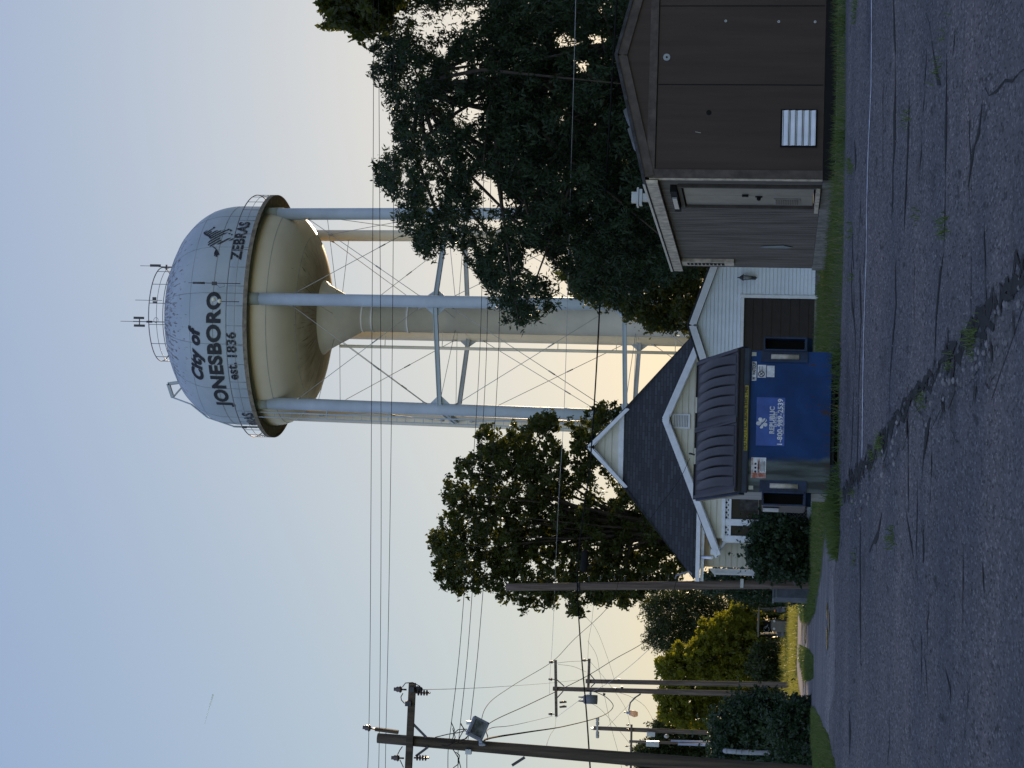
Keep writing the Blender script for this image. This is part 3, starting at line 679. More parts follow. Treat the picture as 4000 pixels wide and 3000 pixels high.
C0 = P(3213, 701, SD); vdir = ray(3024, 2284); sdir = Vector((vdir.x, vdir.y, 0)).normalized(); fdir = Vector((sdir.y, -sdir.x, 0))
H = P(2525, 690, SD).z-C0.z; SL = 8.8; SW = 3.78; GP = .47
C0 = Vector((C0.x, C0.y, C0.z))
shed = thing('utility_shed', C0, 'dark brown plywood utility shed with weathered side wall, double doors and low gable', 'shed')
m_brown = mat('brown plywood', (.058,.043,.035), .8, var=.13, scale=2, stretch=(3,3,.2), bump=.12, bscale=120)
m_trim = mat('brown trim', (.085,.068,.058), .75, var=.3, scale=6)
m_side = mat('weathered boards', (.075,.063,.054), .8, col2=(.25,.22,.19), scale=5, stretch=(3.2,3.2,.16), lo=.4, hi=.72, bump=.4, bscale=14, detail=8)
m_tan = mat('tan fascia', (.50,.43,.34), .75, var=.35, scale=7)
m_door = mat('tan steel door', (.235,.215,.19), .5, var=.12, scale=3)
m_blk = mat('dark gap', (.008,.008,.008), .9)
m_alu = mat('mill aluminium', (.36,.39,.44), .38, var=.12, scale=5, metal=.5)
m_conc = mat('concrete', (.20,.19,.17), .9, var=.35, scale=5, bump=.3)
def sp(f, s, z): return C0+fdir*f+sdir*s+ZV*z        # f along the front, s back along the side, z up
wall = MB().prism([sp(0,0,0), sp(SW,0,0), sp(SW,0,H), sp(SW/2,0,H+GP), sp(0,0,H)], sdir*.04)
build('front_wall', wall, m_brown, shed)
tr = MB()
def fb(f0, z0, f1, z1, w=.1, d=.022, o=.0): tr.bar(sp(f0,-d/2-o,z0), sp(f1,-d/2-o,z1), d, w, up=(sp(f1,0,z1)-sp(f0,0,z0)).cross(sdir).normalized())
fb(.13, H-.06, SW-.13, H-.06, .12); fb(.065, 0, .065, H-.02, .13)
sl = GP/(SW/2); 
fb(.02, H-.045, SW/2, H+GP-.045, .15, .03, .004); fb(SW/2, H+GP-.045, SW-.02, H-.045, .15, .03, .004)
build('trim', tr, m_trim, shed)
gr = MB()
for f in (1.44, 2.66, .0+3.4): gr.box(sp(f, -.003, H/2-.06), (.012, .006, H-.16), (fdir, sdir, ZV))
gr.box(sp(SW/2, -.003, H-.128), (SW-.3, .006, .014), (fdir, sdir, ZV))
fb2 = MB()
build('joint', gr, m_blk, shed)
# side wall of grooved boards with a doorway
sw = MB(); g = .2; s = .05
DS0, DS1, DH = .56, 2.24, 2.03; DZ = .10
while s < SL-.01:
    w = min(g, SL-s)-.012; lo = 0
    if DS0-.06 < s+w/2 < DS1+.06: lo = DH+DZ+.06
    sw.box(sp(.02, s+w/2, (H-.03+lo)/2), (w, .04, H-.03-lo), (sdir, fdir, ZV)); s += g
sw.box(sp(.05, SL/2, (H-.05+DH+DZ)/2+0), (SL, .02, H-.06-DH-DZ), (sdir, fdir, ZV)); sw.box(sp(.05, DS0/2-.02, H/2), (DS0-.06, .02, H-.1), (sdir, fdir, ZV)); sw.box(sp(.05, (DS1+SL)/2+.02, H/2), (SL-DS1-.08, .02, H-.1), (sdir, fdir, ZV))
build('side_wall', sw, m_side, shed)
cb = MB().box(sp(-.012, .03, H/2-.02), (.06, .022, H-.04), (sdir, fdir, ZV)); build('corner_board', cb, m_tan, shed)
bw = MB().box(sp(SW/2, SL+.02, H/2), (SW, .04, H), (fdir, sdir, ZV)); bw.box(sp(SW-.02, SL/2, H/2), (SL, .04, H), (sdir, fdir, ZV)); build('back_wall', bw, m_brown, shed)
ro = MB()
for sg, a, b in ((0, -.10, SW/2), (1, SW+.10, SW/2)):
    z0 = H-.10*sl+.02; q = [sp(a,-.06,z0), sp(b,-.06,H+GP+.02), sp(b,SL+.15,H+GP+.02), sp(a,SL+.15,z0)]
    ro.prism(q, ZV*.05)
build('roof', ro, mat('dark roofing', (.05,.05,.055), .9, var=.4, scale=8, bump=.4), shed)
fa = MB().box(sp(-.07, SL/2, H-.08), (SL+.1, .05, .19), (sdir, fdir, ZV)); build('fascia', fa, m_tan, shed)
cp = MB(); 
for k in range(5): cp.box(sp(-.105, SL*(k+.5)/5, H+.035), (SL/5-.01, .02, .035), (sdir, fdir, ZV))
build('drip_edge', cp, m_alu, shed)
# double door
df = MB()
for s_ in (DS0-.03, DS1+.03): df.box(sp(.0, s_, (DH+DZ)/2+.03), (.07, .09, DH+DZ+.06), (sdir, fdir, ZV))
df.box(sp(.0, (DS0+DS1)/2, DH+DZ+.04), (DS1-DS0+.14, .09, .06), (sdir, fdir, ZV)); build('door_frame', df, mat('frame', (.07,.06,.05), .7, var=.3), shed)
sill = MB().box(sp(-.03, (DS0+DS1)/2, DZ-.05), (DS1-DS0+.1, .16, .06), (sdir, fdir, ZV)); build('sill', sill, m_tan, shed)
for i, (a, b) in enumerate(((DS0+.01, 1.395), (1.41, DS1-.01))):
    d = build('door', MB().box(sp(.025, (a+b)/2, DZ+DH/2), (b-a, .04, DH-.02), (sdir, fdir, ZV)), m_door, shed)
    if i:
        h = MB(); h.ball(sp(-.03, a+.06, DZ+.86), .035); h.box(sp(.0, a+.06, DZ+.86), (.09, .014, .11), (sdir, fdir, ZV)); build('handle', h, m_blk, d)
        h = MB(); h.box(sp(-.003, (a+b)/2+.02, DZ+.42), (.44, .012, .42), (sdir, fdir, ZV))
        build('louvre_frame', h, m_door, d); h = MB()
        for k in range(13): h.box(sp(-.014, (a+b)/2+.02, DZ+.25+k*.028), (.36, .012, .014), (sdir, fdir, ZV))
        build('louvre', h, mat('grille', (.12,.11,.10), .6), d)
    else:
        h = MB().box(sp(-.01, b-.06, DZ+1.07), (.07, .03, .1), (sdir, fdir, ZV)); build('lock', h, m_blk, d)
ca = MB().box(sp(-.05, (DS0+DS1)/2+.0, DH+DZ+.13), (DS1-DS0+.05, .12, .1), (sdir, fdir, ZV)); build('door_closer', ca, m_blk, shed)
lp = MB().box(sp(-.12, (DS0+DS1)/2+.05, DH+DZ+.13), (.9, .03, .07), (sdir, fdir, ZV)); build('lamp', lp, m_alu, shed)
mv = MB().box(sp(-.03, 8.1, H-.68), (.5, .06, .98), (sdir, fdir, ZV)); v = build('vent', mv, m_tan, shed)
mb = MB().box(sp(-.062, 8.1, H-.64), (.24, .012, .7), (sdir, fdir, ZV)); build('opening', mb, m_blk, v)
mb = MB()
for k in range(9): mb.box(sp(-.07, 8.1, H-.93+k*.073), (.24, .01, .02), (sdir, fdir, ZV))
build('grille', mb, m_tan, v)
pt = MB(); pt.prism([sp(-.012, 6.1, .55), sp(-.012, 6.2, .9), sp(-.012, 6.28, .98), sp(-.012, 6.36, .9), sp(-.012, 6.4, .5), sp(-.012, 6.3, .38)], fdir*-.006); build('patch', pt, mat('grey patch', (.22,.25,.26), .7, var=.2), shed)
# louvred vent, plate, bolts, hole on the front
def fpx(V, y):
    r = ray(V, y); t = (C0-EYE).dot(sdir)/r.dot(sdir); q = EYE+r*t-C0; return q.dot(fdir), q.z
f0, z1 = fpx(3052, 570); f1, z0 = fpx(3188, 434)
lv = MB().box(sp((f0+f1)/2, -.012, (z0+z1)/2), (f1-f0+.04, .024, z1-z0+.04), (fdir, sdir, ZV)); v = build('wall_vent', lv, m_blk, shed)
sl_ = MB(); k = 5; hh = (z1-z0)/k
for i in range(k):
    z = z0+i*hh
    sl_.prism([sp(f0, -.03, z+hh*.1), sp(f1, -.03, z+hh*.1), sp(f1, -.055, z+hh*.02), sp(f0, -.055, z+hh*.02)], ZV*.012)
    sl_.prism([sp(f0, -.055, z+.015), sp(f1, -.055, z+.015), sp(f1, -.028, z+hh*.72), sp(f0, -.028, z+hh*.72)], sdir*-.004); sl_.box(sp((f0+f1)/2, -.03, z+hh*.86), (f1-f0, .012, hh*.10), (fdir, sdir, ZV))
build('slat', sl_, mat('galvanised slat', (.68,.72,.78), .5, var=.1), v)
def disc(V, y, r, m, nm, hole=0, th=.012):
    f, z = fpx(V, y); b = MB().tube([sp(f, -.001, z), sp(f, -th, z)], r, 14); o = build(nm, b, m, shed)
    if hole: build('hole', MB().tube([sp(f, -.001, z), sp(f, -th-.004, z)], hole, 10), m_blk, o)
disc(2604.5, 224, .055, mat('grey plate', (.28,.31,.33), .5), 'plate', .016); disc(2769, 440, .04, m_blk, 'knot_hole', th=.004)
for V, y in ((2835, 82.5), (3042, 85), (3184, 86)): disc(V, y, .02, m_alu, 'bolt', .007)
scr = MB(); a = fpx(2716, 515); b = fpx(2738, 519); scr.bar(sp(a[0], -.002, a[1]), sp(b[0], -.002, b[1]), .003, .008); build('scratch', scr, mat('bare wood', (.35,.33,.3), .8), shed)
# slab, skirting, roof gear
build('slab', MB().box(sp(SW/2, SL/2+.10, -.19), (SW+.06, SL, .37), (fdir, sdir, ZV)), m_conc, shed)
build('apron', MB().box(sp(SW/2+.1, -.12, -.29), (SW+.4, .5, .22), (fdir, sdir, ZV)), m_conc, shed)
build('skirting', MB().box(sp(SW/2, .0, -.09), (SW+.02, .04, .17), (fdir, sdir, ZV)), m_blk, shed)
cw = MB(); q = sp(.12, 2.3, H+.10); k_ = .6
for o_, z_, x_, y_, h_ in ((0,.06,.2,.2,.25),(0,.22,.42,.3,.08),(0,.30,.5,.34,.05),(0,.40,.28,.22,.14),(.32,.02,.24,.2,.1)): cw.box(q+fdir*(o_*k_)+ZV*(z_*k_), (x_*k_, y_*k_, h_*k_), (fdir, sdir, ZV))
build('roof_vent', cw, m_alu, shed)
hd = MB()
for a, b in ((1.15, 1.55), (1.57, 1.87)):
    hd.prism([sp(a, 3.2, H+.02+a*sl), sp(a, 3.2, H+.10+a*sl), sp(a+.1, 3.2, H+.2+a*sl), sp(b-.1, 3.2, H+.17+b*sl), sp(b, 3.2, H+.05+b*sl)], sdir*.7)
build('roof_hood', hd, mat('hood metal', (.10,.11,.12), .6, var=.2), shed)
# ------------------------------------------------------------------ white garage behind
GD = 58.0
def gq(V, y, d=0): return P(V, y, GD+d)
g_pk = gq(2714, 1271); zgar = gq(3197, 1166).z
xl, xr = g_pk.x-2.9, g_pk.x+2.9; zpk = g_pk.z; pit = .345; wl, wr = g_pk.x-2.65, g_pk.x+2.65
garage = thing('garage', (g_pk.x, GD, zgar), 'white clapboard garage with a dark roll-up door beside the brown shed', 'garage')
m_white = mat('white siding', (.74,.82,.92), .6, var=.06, scale=1.5, spec=.3)
m_cream = mat('cream siding', (.66,.64,.55), .6, var=.07, scale=1.5, spec=.3)
m_wtrim = mat('white trim', (.78,.82,.88), .5, var=.08, scale=3)
m_shin = bpy.data.materials.new('asphalt shingles'); m_shin.use_nodes = True; n = m_shin.node_tree.nodes; l = m_shin.node_tree.links
tc = n.new('ShaderNodeTexCoord'); sx = n.new('ShaderNodeSeparateXYZ'); l.new(tc.outputs['Object'], sx.inputs[0]); cbn = n.new('ShaderNodeCombineXYZ'); l.new(sx.outputs[0], cbn.inputs[0]); l.new(sx.outputs[2], cbn.inputs[1])
bt = n.new('ShaderNodeTexBrick'); bt.inputs['Scale'].default_value = 1; bt.inputs['Brick Width'].default_value = .3; bt.inputs['Row Height'].default_value = .105; bt.inputs['Mortar Size'].default_value = .012; bt.inputs['Color1'].default_value = (.024,.028,.030,1); bt.inputs['Color2'].default_value = (.050,.056,.060,1); bt.inputs['Mortar'].default_value = (.018,.018,.02,1); bt.inputs['Bias'].default_value = -.1
l.new(cbn.outputs[0], bt.inputs['Vector']); l.new(bt.outputs[0], n['Principled BSDF'].inputs['Base Color']); n['Principled BSDF'].inputs['Roughness'].default_value = .9
bp = n.new('ShaderNodeBump'); bp.inputs['Strength'].default_value = .5; bp.inputs['Distance'].default_value = .01; l.new(bt.outputs[1], bp.inputs['Height']); bp.invert = True; l.new(bp.outputs[0], n['Principled BSDF'].inputs['Normal'])
dr = gq(3197, 1169).x; dl = dr-2.75; dz = gq(2908, 1165).z
O = Vector((0, GD, 0)); U = Vector((1,0,0)); N = Vector((0,-1,0))
w = MB(); eave = zpk-pit*2.65
lap(w, O, U, N, [(dr+.1, zgar+.1), (wr, zgar+.1), (wr, dz+.1), (dr+.1, dz+.1)], .105)
lap(w, O, U, N, [(wl, zgar+.1), (dl-.1, zgar+.1), (dl-.1, dz+.1), (wl, dz+.1)], .105)
lap(w, O, U, N, [(wl, dz+.1), (wr, dz+.1), (wr, eave-.05), (g_pk.x, zpk-.05), (wl, eave-.05)], .105)
for x in (wl, wr): w.box((x, GD+3.5, (zgar+eave)/2), (.05, 7, eave-zgar))
w.box((g_pk.x, GD+7, (zgar+eave)/2), (5.3, .05, eave-zgar))
build('wall', w, m_white, garage)
build('foundation', MB().box((g_pk.x, GD+3.5, zgar-.1), (5.32, 7.02, .4)), m_conc, garage)
dd = MB(); hgt = dz-zgar; np_ = 4
for i in range(np_*2):
    dd.box(((dl+dr)/2, GD+.05, zgar+hgt*(i+.5)/(np_*2)), (dr-dl-.02, .03+.012*(i%2), hgt/(np_*2)-.012))
dd.box(((dl+dr)/2, GD+.075, zgar+hgt/2), (dr-dl, .02, hgt))
build('garage_door', dd, mat('dark brown door', (.030,.025,.024), .6, var=.15), garage)
ft = MB(); ft.box((dr+.05, GD-.02, (zgar+dz)/2+.06), (.09, .06, hgt+.14)); ft.box((dl-.05, GD-.02, (zgar+dz)/2+.06), (.09, .06, hgt+.14)); ft.box(((dl+dr)/2, GD-.02, dz+.05), (dr-dl, .055, .09))
build('door_trim', ft, m_wtrim, garage); build('corner_board', MB().box((wr-.05, GD-.025, (zgar+eave)/2), (.1, .04, eave-zgar)), m_wtrim, garage)
rk = MB()
for sg in (-1, 1): rk.bar((g_pk.x, GD-.18, zpk+.06), (g_pk.x+sg*2.9, GD-.18, zpk+.06-pit*2.9), .035, .19)
build('rake_board', rk, m_wtrim, garage)
gro = MB()
for sg in (-1, 1): gro.prism([(g_pk.x, GD-.2, zpk+.17), (g_pk.x+sg*2.95, GD-.2, zpk+.17-pit*2.95), (g_pk.x+sg*2.95, GD+7.2, zpk+.17-pit*2.95), (g_pk.x, GD+7.2, zpk+.17)], (0,0,.05))
build('roof', gro, m_shin, garage)
lq = gq(2922, 1086); lan = thing('wall_lantern', (lq.x, GD-.1, lq.z), 'black carriage lantern on the white garage wall', 'lantern')
b = MB(); q = Vector((lq.x, GD-.16, lq.z)); 
for k in range(4): a = k*math.pi/2+.78; b.tube([q+Vector((.055*math.cos(a), .055*math.sin(a), -.12)), q+Vector((.085*math.cos(a), .085*math.sin(a), .12))], .008, 4)
b.tube([q+ZV*.12, q+ZV*.2, q+ZV*.25, q+ZV*.29], [.1, .05, .012, .02], 8); b.tube([q-ZV*.12, q-ZV*.16, q-ZV*.26], [.06, .03, .012], 8); b.tube([q-ZV*.14, Vector((q.x, GD-.01, q.z-.14))], .014, 6); b.box((q.x, GD-.02, q.z-.14), (.09,.03,.16))
build('frame', b, m_dk, lan); build('glass', MB().tube([q-ZV*.1, q+ZV*.1], [.05, .075], 4), mat('lantern glass', (.25,.27,.26), .15), lan)
# ------------------------------------------------------------------ house
HD = 66.0
A = P(2306, 1745, 70); Lc = P(2722, 2257, HD); zE = Lc.z; hw = A.x-Lc.x; Rc = Vector((A.x+hw, HD, zE)); zB = P(2446, 1750, 69.9).z
sl2 = (A.z-zE)/hw; bw_ = (A.z-zB)/sl2; yB = 69.9
house = thing('house', (A.x, HD, zg(68)), 'cream sided house with steep dark shingled roof and white porch', 'house')
ro = MB(); BK = 84
for sg in (-1, 1):
    q = [Vector((A.x, 69.7, A.z)), Vector((A.x+sg*bw_, 69.7, zB)), Vector((A.x+sg*hw, HD-.05, zE)), Vector((A.x+sg*hw, BK, zE)), Vector((A.x, BK, A.z))]
    ro.prism([p+ZV*.02 for p in q], (0,0,.12))
ro.prism([Vector((A.x-bw_, yB+.05, zB+.02)), Vector((A.x+bw_, yB+.05, zB+.02)), Vector((A.x+hw, HD-.05, zE+.02)), Vector((A.x-hw, HD-.05, zE+.02))], (0,0,.12))
build('roof', ro, m_shin, house)
w = MB(); O = Vector((0, yB+.02, 0)); lap(w, O, U, N, [(A.x-bw_+.12, zB+.25), (A.x+bw_-.12, zB+.25), (A.x, A.z-.12)], .24, .032)
build('gable', w, m_cream, house)
t_ = MB().box((A.x, yB-.02, zB+.17), (bw_*2-.1, .05, .16))
for sg in (-1, 1): t_.bar((A.x, 69.62, A.z+.02), (A.x+sg*(bw_+.08), 69.62, zB+.02-.08*sl2), .05, .12); t_.bar((A.x+sg*.06, 69.8, A.z-.16), (A.x+sg*(bw_-.02), 69.8, zB), .3, .03)
build('gable_trim', t_, m_wtrim, house)
# main walls
zgH = zg(67); wlx, wrx = A.x-hw+.35, A.x+hw-.35; yw = HD+.5
w = MB(); lap(w, Vector((0, yw, 0)), U, N, [(wlx, zgH+.35), (wrx, zgH+.35), (wrx, zE), (wlx, zE)], .185, .03)
for x in (wlx, wrx): w.box((x, (yw+BK)/2, (zgH+zE)/2), (.06, BK-yw, zE-zgH))
build('wall', w, m_cream, house)
build('foundation', MB().box(((wlx+wrx)/2, (yw+BK)/2, zgH+.1), (wrx-wlx-.04, BK-yw-.04, .5)), m_conc, house)
gu = MB(); gu.box((A.x-hw+1.2, HD-.12, zE-.02), (2.6, .12, .13)); gu.box((A.x-hw+.9, HD-.03, zE-.16), (2.0, .06, .1)); build('gutter', gu, m_wtrim, house)
# front porch wing
PD = 64.6; pk = P(2592, 1638, PD); pl_ = P(2797, 2167, PD); ph = pk.x-pl_.x; pz = pl_.z; ps = (pk.z-pz)/ph
pr = MB()
for sg in (-1, 1): pr.prism([Vector((pk.x, PD, pk.z)), Vector((pk.x+sg*ph, PD, pz)), Vector((pk.x+sg*ph, HD+1.2, pz)), Vector((pk.x, 68.4, pk.z))], (0,0,.09))
build('porch_roof', pr, m_shin, house)
rk = MB()
for sg in (-1, 1): rk.bar((pk.x, PD-.03, pk.z-.05), (pk.x+sg*(ph+.02), PD-.03, pz-.05), .04, .20); rk.bar((pk.x, PD+.12, pk.z-.17), (pk.x+sg*(ph-.1), PD+.12, pz-.13), .24, .02)
rk.prism([(pk.x-.16, PD-.06, pk.z-.18), (pk.x+.16, PD-.06, pk.z-.18), (pk.x, PD-.06, pk.z+.05)], (0,-.02,0))
build('rake_board', rk, m_wtrim, house)
zb_ = P(2820, 2120, PD+.2).z; O = Vector((0, PD+.25, 0)); w = MB(); hx = ph-.25
xL = P(2838, 2104, PD+.25).x
lap(w, O, U, N, [(xL, zb_), (pk.x+hx, zb_), (pk.x+hx, pz+.1), (pk.x, pk.z-.12), (xL, pk.z-.12-ps*(pk.x-xL))], .19, .03)
build('porch_gable', w, m_cream, house)
vq = P(2660, 1645, PD+.2); v = build('gable_vent', MB().box((vq.x, PD+.21, vq.z), (.46, .05, .56)), m_wtrim, house); b = MB()
for k in range(9): b.box((vq.x, PD+.18, vq.z-.2+k*.05), (.36, .03, .02))
build('louvre', b, m_stl, v)
# porch posts, lattice and dark screens
PW = PD+.3
def pp(V, y): return P(V, y, PW)
po = MB(); zf = zg(PD)+.15
for y0, wd in ((2104, .17), (2041, .2), (1900, .2), (1745, .2)): po.box((pp(2900, y0).x, PW, (zf+zb_)/2), (wd, .15, zb_-zf))
po.box(((xL+pk.x+hx)/2, PW-.01, zb_-.03), (pk.x+hx-xL, .17, .1)); za_ = pp(2850, 2080).z; po.box(((xL+pk.x+hx)/2, PW+.01, za_), (pk.x+hx-xL, .12, .07)); po.box(((xL+pk.x+hx)/2, PW+.01, zf+.75), (pk.x+hx-xL, .10, .07))
build('porch_frame', po, m_wtrim, house)
la = MB(); x = xL; hz = zb_-za_
while x < pk.x+hx:
    la.bar((x, PW+.02, za_), (x+hz, PW+.02, zb_), .012, .05); la.bar((x+hz, PW+.035, za_), (x, PW+.035, zb_), .012, .05); x += .155
build('lattice', la, m_wtrim, house)
m_scr = mat('dark window glass', (.012,.011,.011), .3, var=.4, scale=2, spec=.25)
sc = MB().box(((xL+pk.x+hx)/2, PW+.08, (zf+zb_)/2), (pk.x+hx-xL-.1, .02, zb_-zf-.1)); ws = build('window', sc, m_scr, house)
mu = MB(); zm = pp(2962, 2000).z; mu.box(((xL+pk.x+hx)/2, PW+.06, zm), (pk.x+hx-xL-.3, .03, .025)); build('mullion', mu, mat('mullion', (.20,.19,.17), .6), ws)
cu = MB().box((pp(2925, 1965).x, PW+.064, pp(2925, 1965).z), (.5, .008, .55)); build('curtain', cu, mat('curtain', (.06,.058,.055), .9, var=.5, scale=5), ws)
sk = MB().box(((xL+pk.x+hx)/2, PW+.14, zf-.05), (pk.x+hx-xL, .1, .5)); build('skirting', sk, m_white, house)
ds = MB(); q = pp(2795, 2160); d1 = [P(2795, 2150, PD-.05), P(2800, 2155, PD+.05), P(2818, 2140, PD+.2), P(2830, 2117, PD+.3), P(2850, 2114, PD+.32), P(3060, 2118, PD+.33)]
ds.tube(d1, .055, 6); ds.tube([P(2740, 2177, HD-.1), P(2782, 2179, PD+.1)], .045, 6); ds.box(P(2787, 2156, PD), (.16, .14, .18)); ds.tube([P(2790, 2160, PD), P(2800, 2178, PD)], .05, 6)
build('downspout', ds, m_wtrim, house)
mst = MB(); mst.tube([P(2740, 2265, HD), P(2690, 2232, HD), P(2642, 2248, HD), P(2638, 2262, HD)], .035, 6); mst.tube([P(2725, 2262, HD), P(2700, 2242, HD)], .03, 6); build('service_mast', mst, m_stl, house)
sp_ = MB()                                     # slatted lean-to at the house corner
for k in range(7): sp_.bar(P(2770+k*3, 2222+k*3.5, HD+1.5), P(2955, 2226+k*3.4, HD+1.5), .03, .03)
sp_.bar(P(2790, 2240, HD+1.4), P(2950, 2247, HD+1.4), .04, .04); sp_.bar(P(2793, 2246, HD+1.4), P(2793, 2252, HD+1.4), .04, .04); sp_.bar(P(2940, 2247, HD+1.4), P(2942, 2258, HD+1.4), .04, .04)
build('side_screen', sp_, m_wtrim, house)
# ------------------------------------------------------------------ dumpster
DD = 27.0; dq = P(3257, 1651, DD); da = .13
du_ = Vector((math.cos(da), math.sin(da), 0)); dn = Vector((math.sin(da), -math.cos(da), 0)); din = -dn
DW, DF, DB, DDp = 1.83, 1.10, 1.74, 1.32
zD = dq.z
dump = thing('dumpster', (dq.x, dq.y, zg(DD)), 'blue steel front-load dumpster with two sloping charcoal plastic lids', 'dumpster')
def dp(u, n_, z): return Vector((dq.x, dq.y, zD))+du_*u+din*n_+ZV*z
AX = (du_, din, ZV)
# paint: deep blue, bare grey-green where it has been scraped on the left end
m_blue = mat('blue paint', (.004,.034,.125), .5, var=.22, scale=2.5, spec=.2)
n = m_blue.node_tree.nodes; l = m_blue.node_tree.links; b = n['Principled BSDF']; col = b.inputs['Base Color'].links[0].from_socket
tc = n.new('ShaderNodeTexCoord'); sx = n.new('ShaderNodeSeparateXYZ'); l.new(tc.outputs['Object'], sx.inputs[0]); nz = n.new('ShaderNodeTexNoise'); nz.inputs['Scale'].default_value = 3.5; l.new(tc.outputs['Object'], nz.inputs['Vector'])
ma = n.new('ShaderNodeMath'); ma.operation = 'MULTIPLY_ADD'; ma.inputs[1].default_value = .22; l.new(nz.outputs[0], ma.inputs[0]); l.new(sx.outputs[0], ma.inputs[2])
mr = n.new('ShaderNodeMapRange'); mr.inputs[1].default_value = -.33; mr.inputs[2].default_value = -.41; l.new(ma.outputs[0], mr.inputs[0])
n3 = n.new('ShaderNodeTexNoise'); n3.inputs['Scale'].default_value = 2.2; n3.inputs['Detail'].default_value = 6; mp = n.new('ShaderNodeMapping'); mp.inputs['Scale'].default_value = (4.5,1,.5); l.new(tc.outputs['Object'], mp.inputs[0]); l.new(mp.outputs[0], n3.inputs['Vector'])
c3 = n.new('ShaderNodeValToRGB'); c3.color_ramp.elements[0].position = .4; c3.color_ramp.elements[1].position = .7; c3.color_ramp.elements[0].color = (.032,.042,.042,1); c3.color_ramp.elements[1].color = (.12,.15,.155,1); l.new(n3.outputs[0], c3.inputs[0])
mx = n.new('ShaderNodeMix'); mx.data_type = 'RGBA'; l.new(mr.outputs[0], mx.inputs[0]); l.new(col, mx.inputs[6]); l.new(c3.outputs[0], mx.inputs[7]); l.new(mx.outputs[2], b.inputs['Base Color'])
c_ = b.inputs['Base Color'].links[0].from_socket
n4 = n.new('ShaderNodeTexNoise'); n4.inputs['Scale'].default_value = 3.2; n4.inputs['Detail'].default_value = 9; n4.inputs['Roughness'].default_value = .7; m4 = n.new('ShaderNodeMapping'); m4.inputs['Scale'].default_value = (5,5,1.1); l.new(tc.outputs['Object'], m4.inputs[0]); l.new(m4.outputs[0], n4.inputs['Vector'])
z4 = n.new('ShaderNodeMapRange'); z4.inputs[1].default_value = .55; z4.inputs[2].default_value = 0; z4.inputs[3].default_value = -.06; z4.inputs[4].default_value = .10; l.new(sx.outputs[2], z4.inputs[0])
a4 = n.new('ShaderNodeMath'); l.new(n4.outputs[0], a4.inputs[0]); l.new(z4.outputs[0], a4.inputs[1]); c4 = n.new('ShaderNodeValToRGB'); c4.color_ramp.elements[0].position = .60; c4.color_ramp.elements[1].position = .70; l.new(a4.outputs[0], c4.inputs[0])
x4 = n.new('ShaderNodeMix'); x4.data_type = 'RGBA'; x4.inputs[7].default_value = (.045,.030,.022,1); l.new(c4.outputs[0], x4.inputs[0]); l.new(c_, x4.inputs[6]); l.new(x4.outputs[2], b.inputs['Base Color'])
n5 = n.new('ShaderNodeTexNoise'); n5.inputs['Scale'].default_value = 1.6; l.new(tc.outputs['Object'], n5.inputs['Vector']); b5 = n.new('ShaderNodeBump'); b5.inputs['Strength'].default_value = .5; b5.inputs['Distance'].default_value = .06; l.new(n5.outputs[0], b5.inputs['Height']); l.new(b5.outputs[0], b.inputs['Normal'])
body = MB()
body.box(dp(0, .02, DF/2+.02), (DW, .04, DF-.04), AX)
for sg in (-1, 1): body.prism([dp(sg*DW/2, .04, .04), dp(sg*DW/2, DDp, .04), dp(sg*DW/2, DDp, DB), dp(sg*DW/2, .04, DF)], du_*(-sg*.04))
body.box(dp(0, DDp, DB/2), (DW, .04, DB-.08), AX); body.box(dp(0, DDp/2, .06), (DW-.08, DDp-.08, .04), AX)
build('body', body, m_blue, dump)
rim = MB(); rim.box(dp(0, -.015, DF+.055), (DW+.05, .09, .11), AX); rim.box(dp(0, -.03, DF-.005), (DW+.05, .03, .02), AX)
for sg in (-1, 1): rim.bar(dp(sg*(DW/2+.02), 0, DF+.06), dp(sg*(DW/2+.02), DDp, DB+.02), .06, .08)
build('rim', rim, mat('rim paint', (.02,.032,.055), .5, var=.3, scale=5), dump)
sk = MB()
for sg in (-1, 1): sk.box(dp(sg*.62, .02, -.005), (.13, .16, .09), AX); sk.box(dp(sg*.62, DDp-.1, -.03), (.13, .16, .13), AX)
sk.box(dp(0, .12, .02), (DW-.1, .1, .06), AX); sk.box(dp(0, .5, -.02), (DW-.2, .04, .1), AX)
build('skid', sk, mat('skid', (.015,.02,.03), .7, var=.3), dump)
m_rust_lit = mat('sky-lit grey rust side', (.20,.21,.22), .6, col2=(.33,.34,.36), scale=5, stretch=(1,1,.25), lo=.35, hi=.7)  # rusty grey, with sky light on the sides painted in as paleness
for sg in (-1, 1):
    sd_ = MB().prism([dp(sg*(DW/2+.004), .05, .06), dp(sg*(DW/2+.004), DDp-.02, .06), dp(sg*(DW/2+.004), DDp-.02, DB-.03), dp(sg*(DW/2+.004), .05, DF-.02)], du_*(sg*.004)); build('side_panel', sd_, m_rust_lit, dump)
m_pk = mat('pocket paint', (.010,.026,.065), .5, var=.4, scale=6); m_bare = mat('worn bare steel', (.42,.39,.33), .45, var=.3, scale=8)
